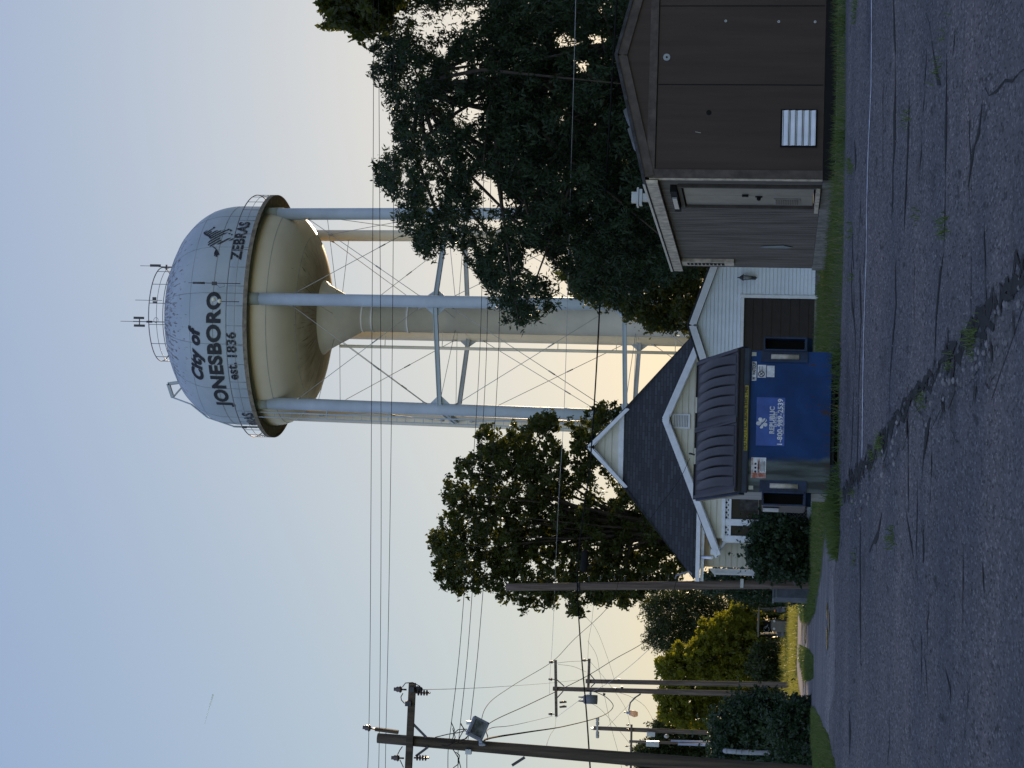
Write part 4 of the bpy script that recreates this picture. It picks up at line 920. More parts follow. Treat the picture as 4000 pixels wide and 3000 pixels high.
for sg in (-1, 1):
    x = sg*(DW/2+.09); b = MB(); z0, z1 = .50, 1.04-.52*.5
    zc = .60 if sg < 0 else .62
    for dz in (-.27, .27): b.box(dp(x, .55, zc+dz+.02), (.17, 1.2, .02), AX)
    for dx in (-.08, .08): b.box(dp(x+dx, .55, zc+.02), (.02, 1.2, .54), AX)
    b.prism([dp(x-.09, -.03, zc-.25), dp(x+.09, -.03, zc-.25), dp(x+.09, .05, zc-.33), dp(x-.09, .05, zc-.33)], ZV*.02)
    po_ = build('fork_pocket', b, m_pk, dump); build('inside', MB().box(dp(x, .2, zc+.02), (.14, .02, .5), AX), m_blk, po_)
    fl = MB().box(dp(sg*(DW/2-.07), -.012, zc+.03), (.15, .024, .60), AX); build('flange', fl, m_pk, dump)
    wv = MB().tube([dp(sg*(DW/2-.075), -.03, zc-.16), dp(sg*(DW/2-.075), -.03, zc+.2)], .033, 8); build('wear_bar', wv, m_bare, dump)
    build('corner_tab', MB().box(dp(sg*(DW/2-.045), -.006, DF-.06), (.05, .012, .06), AX), mat('tab', (.4,.4,.34), .6), dump)
# lids
m_lid = mat('lid plastic', (.036,.034,.034), .5, var=.18, scale=2, spec=.4)
for sg in (-1, 1):
    c = sg*(DW/4+.005); w2 = DW/4+.012; lb = MB(); A0 = dp(c, -.10, DF+.12); A1 = dp(c, DDp+.02, DB+.06); dv = (A1-A0); L = dv.length; dv.normalize(); nv = du_.cross(dv).normalized()
    if nv.z < 0: nv = -nv
    lb.box((A0+A1)/2, (2*w2, L, .03), (du_, dv, nv))
    for e in (-1, 1): lb.box((A0+A1)/2+du_*(e*(w2-.02))+nv*.02, (.04, L, .03), (du_, dv, nv))
    lb.box(A0+dv*.02-nv*.02, (2*w2, .04, .07), (du_, dv, nv))
    o = build('lid', lb, m_lid, dump); nr = 6
    for k in range(nr):
        x = -w2+.07+(2*w2-.14)*(k+.5)/nr; rb = MB(); m_ = 9; vs = []; fs = []
        for j in range(m_+1):
            t = j/m_; bul = .055*math.sin(math.pi*min(1, t*1.0))+.012; ww = (.066+.0*t)*(1-.45*max(0, (t-.78)/.22))
            if j in (0, m_): bul = .005
            sx_ = .035*math.sin(math.pi*t)
            for q, hgt_ in ((-ww, 0), (-ww*.72, bul), (ww*.72, bul), (ww, 0)): vs.append(A0+dv*(.08+(L-.14)*t)+du_*(x+q+sx_)+nv*(.015+hgt_))
        for j in range(m_):
            for q in range(3): fs.append((j*4+q, j*4+q+1, j*4+q+5, j*4+q+4))
        rb.add(vs, fs, True); build('rib', rb, m_lid, o)
for x in (-.70, 0, .70): build('hinge', MB().tube([dp(x-.24, DDp+.03, DB+.07), dp(x+.24, DDp+.03, DB+.07)], .03, 6), m_blk, dump)
# stickers and lettering on the front
def dpx(V, y):
    r = ray(V, y); t = (dp(0,0,0)-EYE).dot(dn)/r.dot(dn); q = EYE+r*t-dp(0,0,0); return q.dot(du_), q.z
def sticker(px0, px1, m, nm='sticker', off=.006):
    (u0, z1), (u1, z0) = dpx(*px0), dpx(*px1); 
    return build(nm, MB().box(dp((u0+u1)/2, -off/2-.001, (z0+z1)/2), (abs(u1-u0), off, abs(z1-z0)), AX), m, dump), u0, u1, z0, z1
def word(txt, u, z, size, m, parent, width=None, off=.009, bold=.02, shear=0., rowbase=0, gaps=()):
    bm = text_bm(txt, size, bold, shear, gaps); xs = [v.co.x for v in bm.verts]; k = 1 if not width else width/(max(xs)-min(xs)); mid = (max(xs)+min(xs))/2
    return bm_out(bm, 'lettering', lambda c: dp(u+(c.x-mid)*k, -off-rowbase, z+c.y), m, parent)
m_sb = mat('sign blue', (.035,.085,.30), .45, var=.2, scale=5); m_sw = mat('sticker white', (.55,.57,.60), .5, var=.25, scale=12); m_sy = mat('sticker yellow', (.30,.25,.03), .55, var=.4, scale=8); m_ink = mat('ink', (.012,.012,.014), .6)
sg_, u0, u1, z0, z1 = sticker((2952, 1740), (3068, 1554), m_sb, 'sign'); uc = (u0+u1)/2; W_ = u1-u0; H_ = z1-z0
word('REPUBLIC', uc+.02, z0+H_*.37, .086, m_sw, sg_, W_*.56, bold=.035); word('SERVICES', uc+.03, z0+H_*.275, .048, m_sw, sg_, W_*.31, bold=.015)
word('1-800-989-2539', uc, z0+H_*.085, .090, m_sw, sg_, W_*.95, bold=.03); word('www.republicservices.com', uc+.05, z0+.010, .036, m_sw, sg_, W_*.66, bold=.0)
st_ = MB(); qc = dp(uc-.02, -.011, z0+H_*.80); es = .78
for k in range(5):
    a = math.pi/2+k*2*math.pi/5+.15; d_ = du_*math.cos(a)+ZV*math.sin(a); p_ = du_*-math.sin(a)+ZV*math.cos(a)
    st_.prism([qc+(d_*a_+p_*b_)*es for a_, b_ in ((.008,-.012),(.055,-.034),(.085,-.028),(.098,0),(.085,.028),(.055,.034),(.008,.012))], dn*.002)
build('emblem', st_, m_sw, sg_); sw_ = MB()
sw_.tube([qc+dn*.004+du_*(-.07+.014*k)+ZV*(.035-.009*k+.009*math.sin(k*.7)) for k in range(10)], .006, 4); build('swoosh', sw_, m_sb, sg_)
sy, u0, u1, z0, z1 = sticker((2905, 1762), (2925, 1508), m_sy, 'warning_strip', .004)
for c_ in sy.data.vertices: c_.co += dn*.062
word('DO NOT FILL ABOVE THIS LINE', (u0+u1)/2, z0+.012, .06, m_ink, sy, (u1-u0)*.96, off=.07, bold=.02)
s1, u0, u1, z0, z1 = sticker((2937, 1487), (2956, 1413), m_sw); word('WASTEQUIP', (u0+u1)/2+.035, z0+.012, .058, m_ink, s1, (u1-u0)*.68, bold=.04); word('W', u0+.03, z0+.012, .06, m_ink, s1, .04, bold=.05)
s2, u0, u1, z0, z1 = sticker((2959, 1475), (2993, 1426), m_sw); b = MB(); qq = dp(u0+.048, -.009, z0+.06)
b.tube([qq+du_*(.038*math.cos(t*.5236))+ZV*(.038*math.sin(t*.5236)) for t in range(13)], .005, 4); b.bar(qq-du_*.025-ZV*.025, qq+du_*.025+ZV*.025, .004, .008); b.bar(qq-du_*.02+ZV*.02, qq+du_*.02-ZV*.02, .004, .01)
for k in range(3): b.box(dp(u0+.12, -.009, z1-.02-k*.022), (.06, .002, .006), AX)
build('symbol', b, m_ink, s2)
sticker((2995, 1473), (3026, 1429), m_sw)
m_red = mat('faded red print', (.32,.10,.06), .6, col2=(.55,.52,.52), scale=7, lo=.45, hi=.6)
s3, u0, u1, z0, z1 = sticker((2933, 1867), (2993, 1788), m_sw); b = MB(); b.box(dp(u0+.035, -.008, (z0+z1)/2), (.07, .002, z1-z0-.005), AX); b.box(dp((u0+u1)/2, -.0085, z1-.012), (u1-u0-.01, .002, .02), AX); b.box(dp((u0+u1)/2, -.0075, (z0+z1)/2), (u1-u0-.03, .002, .03), AX); build('print', b, m_red, s3)
word('WARNING', (u0+u1)/2+.01, (z0+z1)/2-.010, .03, m_ink, s3, .15, off=.011, bold=.03); b = MB()
for k in range(4): b.box(dp((u0+u1)/2+.02, -.0095, z0+.02+k*.016), (.14-.02*(k%2), .002, .005), AX)
for k in range(3): b.ball(dp((u0+u1)/2-.05+k*.05, -.009, z1-.055), .015, 8, (1,.15,1))
build('symbol', b, m_ink, s3)
# small notice hanging on the left fork pocket
nb = MB().box(dp(-DW/2-.21, .35, .78), (.03, .22, .2), AX); build('notice', nb, m_sw, dump)
# dented parking stop at the right edge of the lot
q = G(3312, 10)+Vector((.42,0,0)); stp = MB().prism([q+Vector((-.35,-.1,0)), q+Vector((-.35,.1,0)), q+Vector((-.3,.06,.11)), q+Vector((-.3,-.06,.11))], (2.2,0,0)); tag(build('parking_stop', stp, m_wtrim, loc=q), 'white concrete parking stop at the grass edge before the brown shed', 'parking stop')
# ------------------------------------------------------------------ trees
m_bark = mat('bark', (.035,.028,.022), .9, col2=(.08,.065,.05), scale=6, stretch=(1,1,.2), bump=.5)
def tree(name, label, poly, d0, spread, nclump, per, size, m, trunk, limbs=40, leaf=(.10, .045), down=.3, holes=(), cat='tree', group=None, wisp=.3, shoots=0, flat=1., thick=.4):
    poly = [tuple(q) for q in poly]; Vs = [q[0] for q in poly]; ys = [q[1] for q in poly]
    cl = []; tries = 0
    while len(cl) < nclump and tries < nclump*60:
        tries += 1
        V = random.uniform(min(Vs), max(Vs)); y = random.uniform(min(ys), max(ys))
        if not inpoly(V, y, poly): continue
        hit = [k for hp, k in holes if inpoly(V, y, hp)]
        if hit and random.random() < hit[0]: continue
        cl.append(P(V, y, d0+random.gauss(0, spread)))
    pts = []; 
    C = np.array([tuple(c) for c in cl])
    base = Vector(trunk[0][0]) if trunk else C.mean(axis=0)
    root = thing(name, (base[0], base[1], base[2]), label, cat, group)
    for c in C:                           # a clump is a few drooping sprays of leaves
        k = 5
        for _ in range(k):
            d = rng.normal(size=3); d /= np.linalg.norm(d); d[2] = d[2]*.8-down*.6; L = size*rng.uniform(.5, 1.5)
            t = rng.uniform(0, 1, per//k)[:, None]
            q = c+d*L*t+np.array([0, 0, -down*.6*L])*t**2+rng.normal(size=(per//k, 3))*size*.22*(1-wisp*t)
            pts.append(q)
    for _ in range(shoots):               # stray shoots break the outline
        c = C[rng.integers(len(C))]; d = np.array([rng.normal()*.5, rng.normal()*.3, rng.uniform(.2, 1)]); d /= np.linalg.norm(d); L = rng.uniform(.35, .95)
        pts.append(c+d*L*rng.uniform(0, 1, 16)[:, None]+rng.normal(size=(16, 3))*.04)
    pts = np.concatenate(pts)
    big = [(hp, k) for hp, k in holes if k >= .7]       # open the gaps in the crown right through
    if big:
        q = pts-np.array(EYE); f_ = q@np.array(Fv); a_ = q@np.array(Rv)/f_*FPX; b_ = -(q@np.array(Uv))/f_*FPX
        cr, sr = math.cos(ROLL), math.sin(ROLL); PV = a_*sr+b_*cr+2000+rng.normal(size=len(pts))*9; PY = 1500-(a_*cr-b_*sr)+rng.normal(size=len(pts))*9; keep = np.ones(len(pts), bool)
        for hp, k in big:
            ins = np.zeros(len(pts), bool)
            for i in range(len(hp)):
                (x1, y1), (x2, y2) = hp[i], hp[(i+1) % len(hp)]
                if y1 == y2: continue
                ins ^= ((y1 > PY) != (y2 > PY)) & (PV < (x2-x1)*(PY-y1)/(y2-y1)+x1)
            keep &= ~(ins & (rng.random(len(pts)) < k-.05))
        pts = pts[keep]
    if trunk:
        tb = MB(); tp = [Vector(q) for q, r in trunk]; rs = [r for q, r in trunk]; tb.tube(tp, rs, 9)
        top = tp[-1]
        for i in rng.choice(len(cl), min(limbs, len(cl)), replace=False):
            c = cl[i]; s_ = tp[random.randrange(max(1, len(tp)//2), len(tp))]; mid = s_.lerp(c, .45)+Vector((random.gauss(0,.25), random.gauss(0,.25), .08*(c-s_).length)); L = (c-s_).length
            if not all(inpoly(*proj(s_.lerp(c, t_)+(mid-s_.lerp(c, .45))*(1-abs(2*t_-1))), poly) for t_ in (.4,.5,.6,.75)): continue
            tb.tube([s_, s_.lerp(mid, .5)+Vector((0,0,.05*L)), mid, mid.lerp(c, .55), c], [thick*.30*min(1, L/5), thick*.22*min(1, L/5), .045, .025, .01], 5)
        build('trunk', tb, m_bark, root)
    quads_obj('crown', leaves(pts, leaf[0], leaf[1], down), m, root)
    return root
def zc(pts, x0, y0, sc): return [(x0+x/sc, y0+y/sc) for x, y in pts]
m_locust = leafmat('locust leaf', (.012,.024,.013), (.040,.062,.030), .2, 1.3, .12)
m_maple = leafmat('maple leaf', (.018,.030,.008), (.080,.095,.018), .5, 1.1)
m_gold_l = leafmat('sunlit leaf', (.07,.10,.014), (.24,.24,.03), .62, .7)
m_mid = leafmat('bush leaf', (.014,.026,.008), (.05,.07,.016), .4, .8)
m_shrub = leafmat('shrub leaf', (.010,.025,.010), (.045,.08,.036), .25, 2.5)
RT_ = zc([(330,-30),(300,130),(300,230),(325,385),(350,440),(405,520),(425,600),(432,760),(335,830),(350,920),(420,1010),(450,1100),(520,1165),(545,1250),(575,1290),(640,1220),(700,1175),(765,1215),(795,1310),(865,1390),(915,1475),(940,1550),(1000,1600),(1030,1635),(1100,1585),(1215,1530),(1190,1440),(1175,1350),(1215,1330),(1300,1385),(1420,1490),(1540,1520),(1650,1450),(1800,1360),(1900,1350),(1900,700),(1700,-30)], 1200, 0, 1.276)
HOLES = [(zc([(520,60),(640,40),(860,20),(870,110),(700,180),(560,170)],1200,0,1.276), .66), (zc([(640,190),(700,200),(690,280),(640,260)],1200,0,1.276), .68), (zc([(720,310),(800,300),(800,420),(720,400)],1200,0,1.276), .9), (zc([(720,520),(800,540),(790,640),(730,600)],1200,0,1.276), .85),
         (zc([(760,690),(830,690),(820,760),(740,760)],1200,0,1.276), .6), (zc([(800,870),(900,880),(980,960),(960,1060),(890,1020),(830,930)],1200,0,1.276), .93), (zc([(860,1040),(990,1080),(960,1180),(880,1120)],1200,0,1.276), .75), (zc([(1060,1220),(1180,1270),(1170,1400),(1080,1330)],1200,0,1.276), .86),
         (zc([(1230,160),(1330,190),(1330,260),(1250,250)],1200,0,1.276), .72), (zc([(1330,290),(1400,320),(1390,370),(1330,340)],1200,0,1.276), .9), (zc([(1380,160),(1500,180),(1490,300),(1420,280)],1200,0,1.276), .75), (zc([(1440,20),(1480,20),(1480,60),(1440,60)],1200,0,1.276), .8), (zc([(1170,420),(1210,420),(1210,500),(1160,500)],1200,0,1.276), .75), (zc([(1540,780),(1610,790),(1600,850),(1540,850)],1200,0,1.276), .8),
         (zc([(500,150),(600,160),(560,420),(470,400)],1200,0,1.276), .35), (zc([(560,800),(680,820),(660,1080),(540,1000)],1200,0,1.276), .4)]
tx, ty = 7.6, 50.
tree('locust_tree', 'huge dark tree with drooping sprays of small leaves rising behind the brown shed', RT_, 50, 2.2, 2100, 80, .30, m_locust,
     [((tx, ty, .4), .42), ((tx-.1, ty, 2.5), .36), ((tx-.3, ty, 5.0), .3), ((tx-.2, ty+.2, 8), .2), ((tx-.4, ty, 10.5), .1)], 46, (.125,.038), .55, [(h,min(.97,k+.08)) for h,k in HOLES], thick=.24)
# the dense middle of its crown
CORE = zc([(560,300),(640,560),(700,800),(850,1100),(1000,1250),(1250,1300),(1420,1350),(1600,1350),(1850,1300),(1850,700),(1650,350),(1550,-30),(900,-30),(900,250),(820,420),(820,500),(680,330)], 1200, 0, 1.276)
tree('broadleaf_tree', 'dark leafy tree filling the gap between the big drooping tree and the sheds', zc([(900,-30),(900,200),(840,420),(860,640),(900,800),(1000,900),(1080,1080),(1200,1260),(1420,1330),(1600,1350),(1880,1340),(1880,700),(1680,330),(1620,-30)],1200,0,1.276), 56, 1.5, 1000, 70, .34, m_locust,
     [((9.5, 56, .4), .4), ((9.3, 56, 4), .3), ((9, 56, 8), .15)], 30, (.13,.05), .4, HOLES, thick=.4)
tree('pale_tree', 'lighter green tree with pointed leaves reaching in above the drooping tree', zc([(10,-200),(40,-120),(60,-60),(90,60),(85,135),(130,140),(175,115),(230,150),(290,170),(330,120),(380,60),(480,-60),(640,-200),(560,-380),(300,-440),(100,-360)],1200,0,1.276), 47, .9, 640, 70, .30, m_maple,
     [((10.6, 47.5, .4), .3), ((10.5, 47.3, 5), .22), ((10.2, 47.1, 8.5), .14), ((9.7, 47, 11.2), .06)], 26, (.16,.075), .35, thick=.25)
tree('garage_tree', 'small leafy tree behind the white garage roof, lit at its edge', zc([(1215,1355),(1300,1400),(1330,1470),(1420,1515),(1530,1535),(1650,1600),(1745,1640),(1830,1640),(1890,1660),(1960,1630),(2010,1540),(2040,1330),(2040,800),(1500,800),(1480,1330)],1200,0,1.276), 72, 1.2, 900, 70, .40, m_maple,  # crown widened out of view to block the low sun
     [((5.2, 72, .4), .25), ((5.1, 72, 2.5), .18), ((4.9, 72, 4.5), .08)], 30, (.15,.07), .35, thick=.3)
LT = zc([(440,305),(400,420),(310,510),(295,600),(210,650),(215,740),(290,830),(200,860),(165,940),(115,1030),(160,1150),(165,1260),(205,1310),(320,1345),(470,1330),(560,1350),(600,1380),(690,1390),(735,1480),(770,1410),(860,1445),(930,1420),(985,1360),(1020,1400),(1015,1500),(1045,1520),(1095,1480),(1105,1430),(1190,1400),(1250,1415),(1340,1380),(1380,1450),(1500,1385),(1650,1320),(1850,1200),(1850,1100),(1600,850),(1460,720),(1250,560),(1180,440),(1230,330),(1370,190),(1340,140),(1300,110),(1220,105),(1190,180),(1100,215),(1020,260),(1050,330),(1060,420),(1000,450),(985,400),(960,350),(940,220),(880,185),(800,200),(780,260),(740,255),(690,270),(640,240),(590,245),(550,290)], 1600, 1500, 1.659)
LH = [(zc([(1050,680),(1150,640),(1140,780),(1060,780)],1600,1500,1.659), .85), (zc([(1180,520),(1260,580),(1330,660),(1280,820),(1210,760),(1180,640)],1600,1500,1.659), .8), (zc([(1270,930),(1330,940),(1320,1000),(1270,1000)],1600,1500,1.659), .9), (zc([(1430,990),(1500,990),(1490,1030),(1430,1030)],1600,1500,1.659), .9), (zc([(1370,1030),(1510,1040),(1500,1080),(1380,1075)],1600,1500,1.659), .88),
      (zc([(800,310),(870,340),(850,440),(790,380)],1600,1500,1.659), .7), (zc([(740,820),(790,820),(780,880),(740,880)],1600,1500,1.659), .8), (zc([(850,1010),(900,1010),(890,1070),(850,1060)],1600,1500,1.659), .8), (zc([(510,970),(560,980),(540,1090),(500,1080)],1600,1500,1.659), .75), (zc([(740,980),(780,980),(780,1020),(740,1020)],1600,1500,1.659), .8), (zc([(1180,1020),(1230,1020),(1220,1070),(1180,1060)],1600,1500,1.659), .7), (zc([(400,520),(460,540),(450,590),(400,580)],1600,1500,1.659), .8),
      (zc([(760,1140),(800,1150),(790,1210),(750,1200)],1600,1500,1.659), .7), (zc([(890,740),(930,740),(940,840),(900,830)],1600,1500,1.659), .6)]
lx = P(2600, 2080, 93).x
tree('maple_tree', 'broad round-crowned leafy tree standing behind the shingled house', LT, 93, 1.7, 1550, 55, .34, m_maple,
     [((lx, 93, .2), .42), ((lx-.1, 93, 3), .36), ((lx+.1, 93, 5), .3), ((lx+.3, 93, 7.5), .2), ((lx-.2, 93, 10), .08)], 70, (.17,.095), .3, LH, thick=.5)
# trees and bushes at the far end of the lane
def far(name, label, pts, d, n, per, m, leaf=(.2,.1), size=.6, sp=1.2, down=.3, tr=True, **k):
    poly = zc(pts, 2300, 2200, 2.011); cxm = sum(p[1] for p in poly)/len(poly); b = P(3060, cxm, d)
    return tree(name, label, poly, d, sp, n, per, size, m, [((b.x, d, .2), .2), ((b.x, d, 1.5), .15), ((b.x+.2, d, 3.2), .08)] if tr else None, 26, leaf, down, thick=.25, **k)
far('feathery_tree', 'dark tree with feathery upright tips just left of the tall bare pole', [(415,300),(470,330),(440,370),(480,410),(440,440),(500,480),(440,545),(470,640),(540,670),(680,690),(880,610),(1000,420),(1250,300),(1480,310),(1500,200),(1000,190),(700,195),(560,220),(470,260)], 190, 420, 60, m_mid, (.34,.08), 1.0, 1.6, .0)
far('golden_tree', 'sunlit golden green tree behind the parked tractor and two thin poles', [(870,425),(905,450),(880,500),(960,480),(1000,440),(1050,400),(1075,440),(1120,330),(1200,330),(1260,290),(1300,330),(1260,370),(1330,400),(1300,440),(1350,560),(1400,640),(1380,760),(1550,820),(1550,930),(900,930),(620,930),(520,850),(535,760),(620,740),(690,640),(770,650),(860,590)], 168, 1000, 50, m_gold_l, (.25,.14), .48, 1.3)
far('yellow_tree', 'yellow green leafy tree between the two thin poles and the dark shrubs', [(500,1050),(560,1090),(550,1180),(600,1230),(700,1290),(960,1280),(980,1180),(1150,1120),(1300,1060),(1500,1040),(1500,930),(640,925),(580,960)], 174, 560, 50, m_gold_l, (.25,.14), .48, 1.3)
far('poplar_tree', 'green tree at the left edge behind the small transformer pole', [(470,1270),(520,1300),(500,1390),(430,1400),(345,1480),(400,1520),(340,1620),(520,1700),(900,1700),(1000,1500),(980,1250),(700,1240),(560,1230)], 180, 950, 50, m_mid, (.2,.10), .6, 1.2)
far('roadside_bush', 'dark low bush behind the sunlit grass near the two thin poles', [(1300,640),(1500,640),(1580,780),(1560,960),(1450,960),(1300,930),(1250,800)], 160, 120, 60, m_mid, (.25,.13), .65, 1.0, tr=False)
far('shady_bush', 'dark bush in the shade between the bare pole and the tractor', [(1100,190),(1380,190),(1560,200),(1600,300),(1500,350),(1330,340),(1180,300)], 158, 130, 60, m_mid, (.25,.13), .65, 1.0, tr=False)
far('far_shrub', 'dark undergrowth right behind the parked tractor', [(1200,320),(1400,330),(1580,340),(1580,620),(1400,640),(1250,600)], 172, 120, 60, m_mid, (.25,.13), .65, .8, tr=False)
def shrub(name, label, poly, d, n, per, m, size=.25, leaf=(.09,.05), sp=.5, down=.2, cat='shrub'):
    return tree(name, label, poly, d, sp, n, per, size, m, None, 0, leaf, down, cat=cat, shoots=90)
shrub('leafy_shrub', 'tall dark shrub with broad leaves around the grey pipe at the left edge', zc([(960,1200),(1010,1160),(1100,1110),(1180,1070),(1270,1030),(1350,1020),(1500,1050),(1480,1200),(1450,1400),(1480,1560),(1300,1620),(1100,1640),(960,1640),(1000,1500),(950,1420),(975,1300)],2300,2200,2.011), 60, 360, 70, m_shrub, .32, (.11,.055))
shrub('clipped_bush', 'rounded dark green bush with a lighter rim at the edge of the lot', zc([(1440,1260),(1470,1180),(1540,1110),(1640,1060),(1700,1070),(1770,1130),(1790,1210),(1780,1360),(1790,1500),(1650,1500),(1520,1450),(1440,1380)],2300,2200,2.011), 55, 330, 70, m_shrub, .2)
shrub('edge_hedge', 'dark hedge beside the leaning pole at the left edge', zc([(1480,1490),(1600,1500),(1790,1500),(1800,1600),(1830,1700),(1400,1700),(1420,1560)],2300,2200,2.011), 50, 260, 70, m_shrub, .2)
shrub('vine_bush', 'leafy vine bush smothering the chain-link fence in front of the house', zc([(990,430),(1060,330),(1110,250),(1200,420),(1400,480),(1560,480),(1590,700),(1590,1000),(1580,1190),(1100,1190),(880,1180),(840,1060),(720,920),(700,890),(780,780),(790,620),(840,480),(900,450)],2700,1900,3.32), 64, 430, 60, m_shrub, .24, (.10,.07))
shrub('yard_weeds', 'dark weeds against the house wall right beside the tall bare pole', zc([(850,1060),(1100,1180),(1580,1180),(1590,1330),(1500,1480),(1100,1480),(600,1400),(100,1330),(120,1200),(300,1080)],2700,1900,3.32), 78, 330, 60, m_shrub, .3, (.1,.05))
fl = []
for V, y in ((2903, 2733), (3002, 2717), (3004, 2728), (2904, 2740)):
    q = P(V, y, 60); b = MB(); 
    for k in range(5): a = k*1.256; b.ball(q+Vector((.03*math.cos(a), -.02, .03*math.sin(a))), .025, 6)
    b.ball(q+Vector((0,-.03,0)), .02, 6); o = build('flower', b, mat('pink petal', (.55,.16,.16), .6), loc=q); tag(o, None, 'flower', 'pink flowers on the shrub'); fl.append(o)
for o, t in zip(fl, ('upper pink flower on the tall shrub by the thin poles', 'pink flower low on the tall shrub, nearer the lot pole', 'small pink flower directly left of the lower one', 'pink flower left of the upper one on the tall shrub')): o['label'] = t
# ------------------------------------------------------------------ poles and wires
m_pole = mat('old pole wood', (.085,.062,.048), .85, col2=(.19,.15,.125), scale=5, stretch=(2.5,2.5,.12), bump=.4, bscale=20)
m_polel = mat('tarred pole wood', (.04,.032,.025), .85, col2=(.11,.085,.06), scale=5, stretch=(2.5,2.5,.12), bump=.4, bscale=20)
m_ins = mat('brown porcelain', (.07,.045,.035), .3, spec=.6)
m_insw = mat('grey porcelain', (.45,.43,.40), .35)
m_wire = mat('wire', (.03,.028,.026), .85, spec=.1)
m_cable = mat('black cable', (.012,.012,.012), .9, spec=.1)
m_lite = mat('bright aluminium wire', (.42,.42,.42), .4, metal=.5)
def pole(name, label, top, base, d, r0, r1, m, group=None):
    a, b = P(*base, d), P(*top, d); b_ = a+(a-b).normalized()*.3
    root = thing(name, a, label, 'utility pole', group)
    n = 8; build('post', MB().tube([b_]+[a.lerp(b, k/n) for k in range(n+1)], [r0]+[r0+(r1-r0)*k/n for k in range(n+1)], 14), m, root)
    return root, a, b
def insul(root, q, up=ZV, s=1., m=None, nm='insulator'):
    b = MB(); up = up.normalized(); b.tube([q, q+up*.12*s], .018*s, 6)
    b.tube([q+up*.10*s, q+up*.13*s, q+up*.16*s, q+up*.19*s, q+up*.23*s, q+up*.26*s], [.05*s, .075*s, .05*s, .06*s, .035*s, .04*s], 10); return build(nm, b, m or m_ins, root)
def strain(root, a, d, n=4, s=1.):
    b = MB(); d = d.normalized(); b.tube([a, a+d*.32*s], .018*s, 6)
    for k in range(n): b.tube([a+d*(.06+.06*k)*s, a+d*(.075+.06*k)*s], .06*s, 10)
    return build('strain_insulator', b, m_ins, root)
D1 = 42.
lp_, la_, lb_ = pole('utility_pole', 'thick dark leaning pole with crossarm and floodlight at the left edge', (1475, 2883), (3195, 3024), D1, .165, .104, m_polel)
arm = MB(); a = P(1611, 2674, D1-.16); b = P(1592, 3085, D1-.16); ax = (b-a).normalized(); arm.bar(a, b, .09, .14); a2_ = P(1611, 2668, D1+.14); b2_ = P(1592, 3082, D1+.14); arm.bar(a2_, b2_, .09, .14)
build('crossarm', arm, m_polel, lp_)
for p0, p1 in (((1612, 2826), (1665, 2880)), ((1624, 2954), (1672, 2918))): build('brace', MB().bar(P(*p0, D1-.18), P(*p1, D1-.15), .012, .05), m_dk, lp_)
pb = MB().bar(P(1466, 2848, D1-.02), P(1556, 2860, D1-.02), .10, .07, up=Vector((1,0,0))); build('pin_bracket', pb, m_polel, lp_)
insul(lp_, P(1466, 2848, D1), P(1446, 2845, D1)-P(1466, 2848, D1), 1.0)
for V, y in ((1588, 2694), (1578, 2962)): insul(lp_, P(V, y, D1-.16), ZV, 1.0)
for V, y in ((1622, 2706), (1617, 2960)):
    q = P(V, y, D1-.2); strain(lp_, q, Vector((.05,-.1,-1)), 4)
for V, y in ((1610, 2693), (1598, 2748), (1592, 2748)): build('fitting', MB().box(P(V, y, D1-.24), (.1,.1,.09)), m_dk, lp_)
bl = MB().ball(P(1634, 2693, D1-.05), .09, 10, (.8,1,1.1)); build('guy_grip', bl, m_dk, lp_)
for pts in ([(1572,2684),(1584,2668),(1612,2666),(1640,2680),(1648,2696)], [(1574,2708),(1566,2722),(1568,2735),(1580,2748)], [(1552,2950),(1562,2930),(1572,2916)], [(1562,2968),(1570,2985),(1576,2998)], [(1700,2880),(1750,2868),(1790,2862),(1815,2855)], [(1768,2845),(1778,2880),(1768,2905)], [(1762,2820),(1775,2850),(1770,2880),(1762,2900)], [(1800,2825),(1812,2850),(1796,2880),(1790,2900)], [(1800,2830),(1830,2870),(1822,2885),(1800,2890)], [(1815,2900),(1770,2902),(1745,2915),(1725,2910)], [(1776,2862),(1790,2850),(1822,2848),(1832,2870),(1812,2890)],[(1768,2925),(1790,2960),(1800,3000)],[(1780,2938),(1795,2950),(1790,2985),(1770,3000)]):
    w = [P(V, y, D1-.18) for V, y in pts]; build('jumper', MB().tube(w, .010, 5), m_wire, lp_)
build('junction_box', MB().box(P(1830, 2936, D1-.15), (.1,.1,.12)), m_alu, lp_)
build('guy_arm', MB().bar(P(2000, 2990, D1-.1), P(2050, 2958, D1-.05), .05, .05), m_dk, lp_)
# floodlight: a tilted box with a glass front
fq = P(1868, 2845, D1-.35); e1 = (P(1868, 2795, D1-.30)-P(1868, 2895, D1-.42)).normalized(); tl = math.radians(-24)
fr = Vector((.30, -.86, -.42)).normalized(); rx = Vector((.93, .32, .0)); rx = (rx-fr*rx.dot(fr)).normalized(); uz = rx.cross(fr).normalized(); uz = uz if uz.z > 0 else -uz
rot = math.radians(-20); rx, uz = rx*math.cos(rot)+uz*math.sin(rot), uz*math.cos(rot)-rx*math.sin(rot)
flt = thing('floodlight', fq, 'grey box floodlight with glass front on the leaning dark pole', 'floodlight')
b = MB(); w_, h_ = .40, .34
def fl_(u, v, w): return fq+rx*u+uz*v+fr*w
b.prism([fl_(-w_/2,-h_/2,0), fl_(w_/2,-h_/2,0), fl_(w_/2,h_/2,0), fl_(-w_/2,h_/2,0)], fr*-.12)
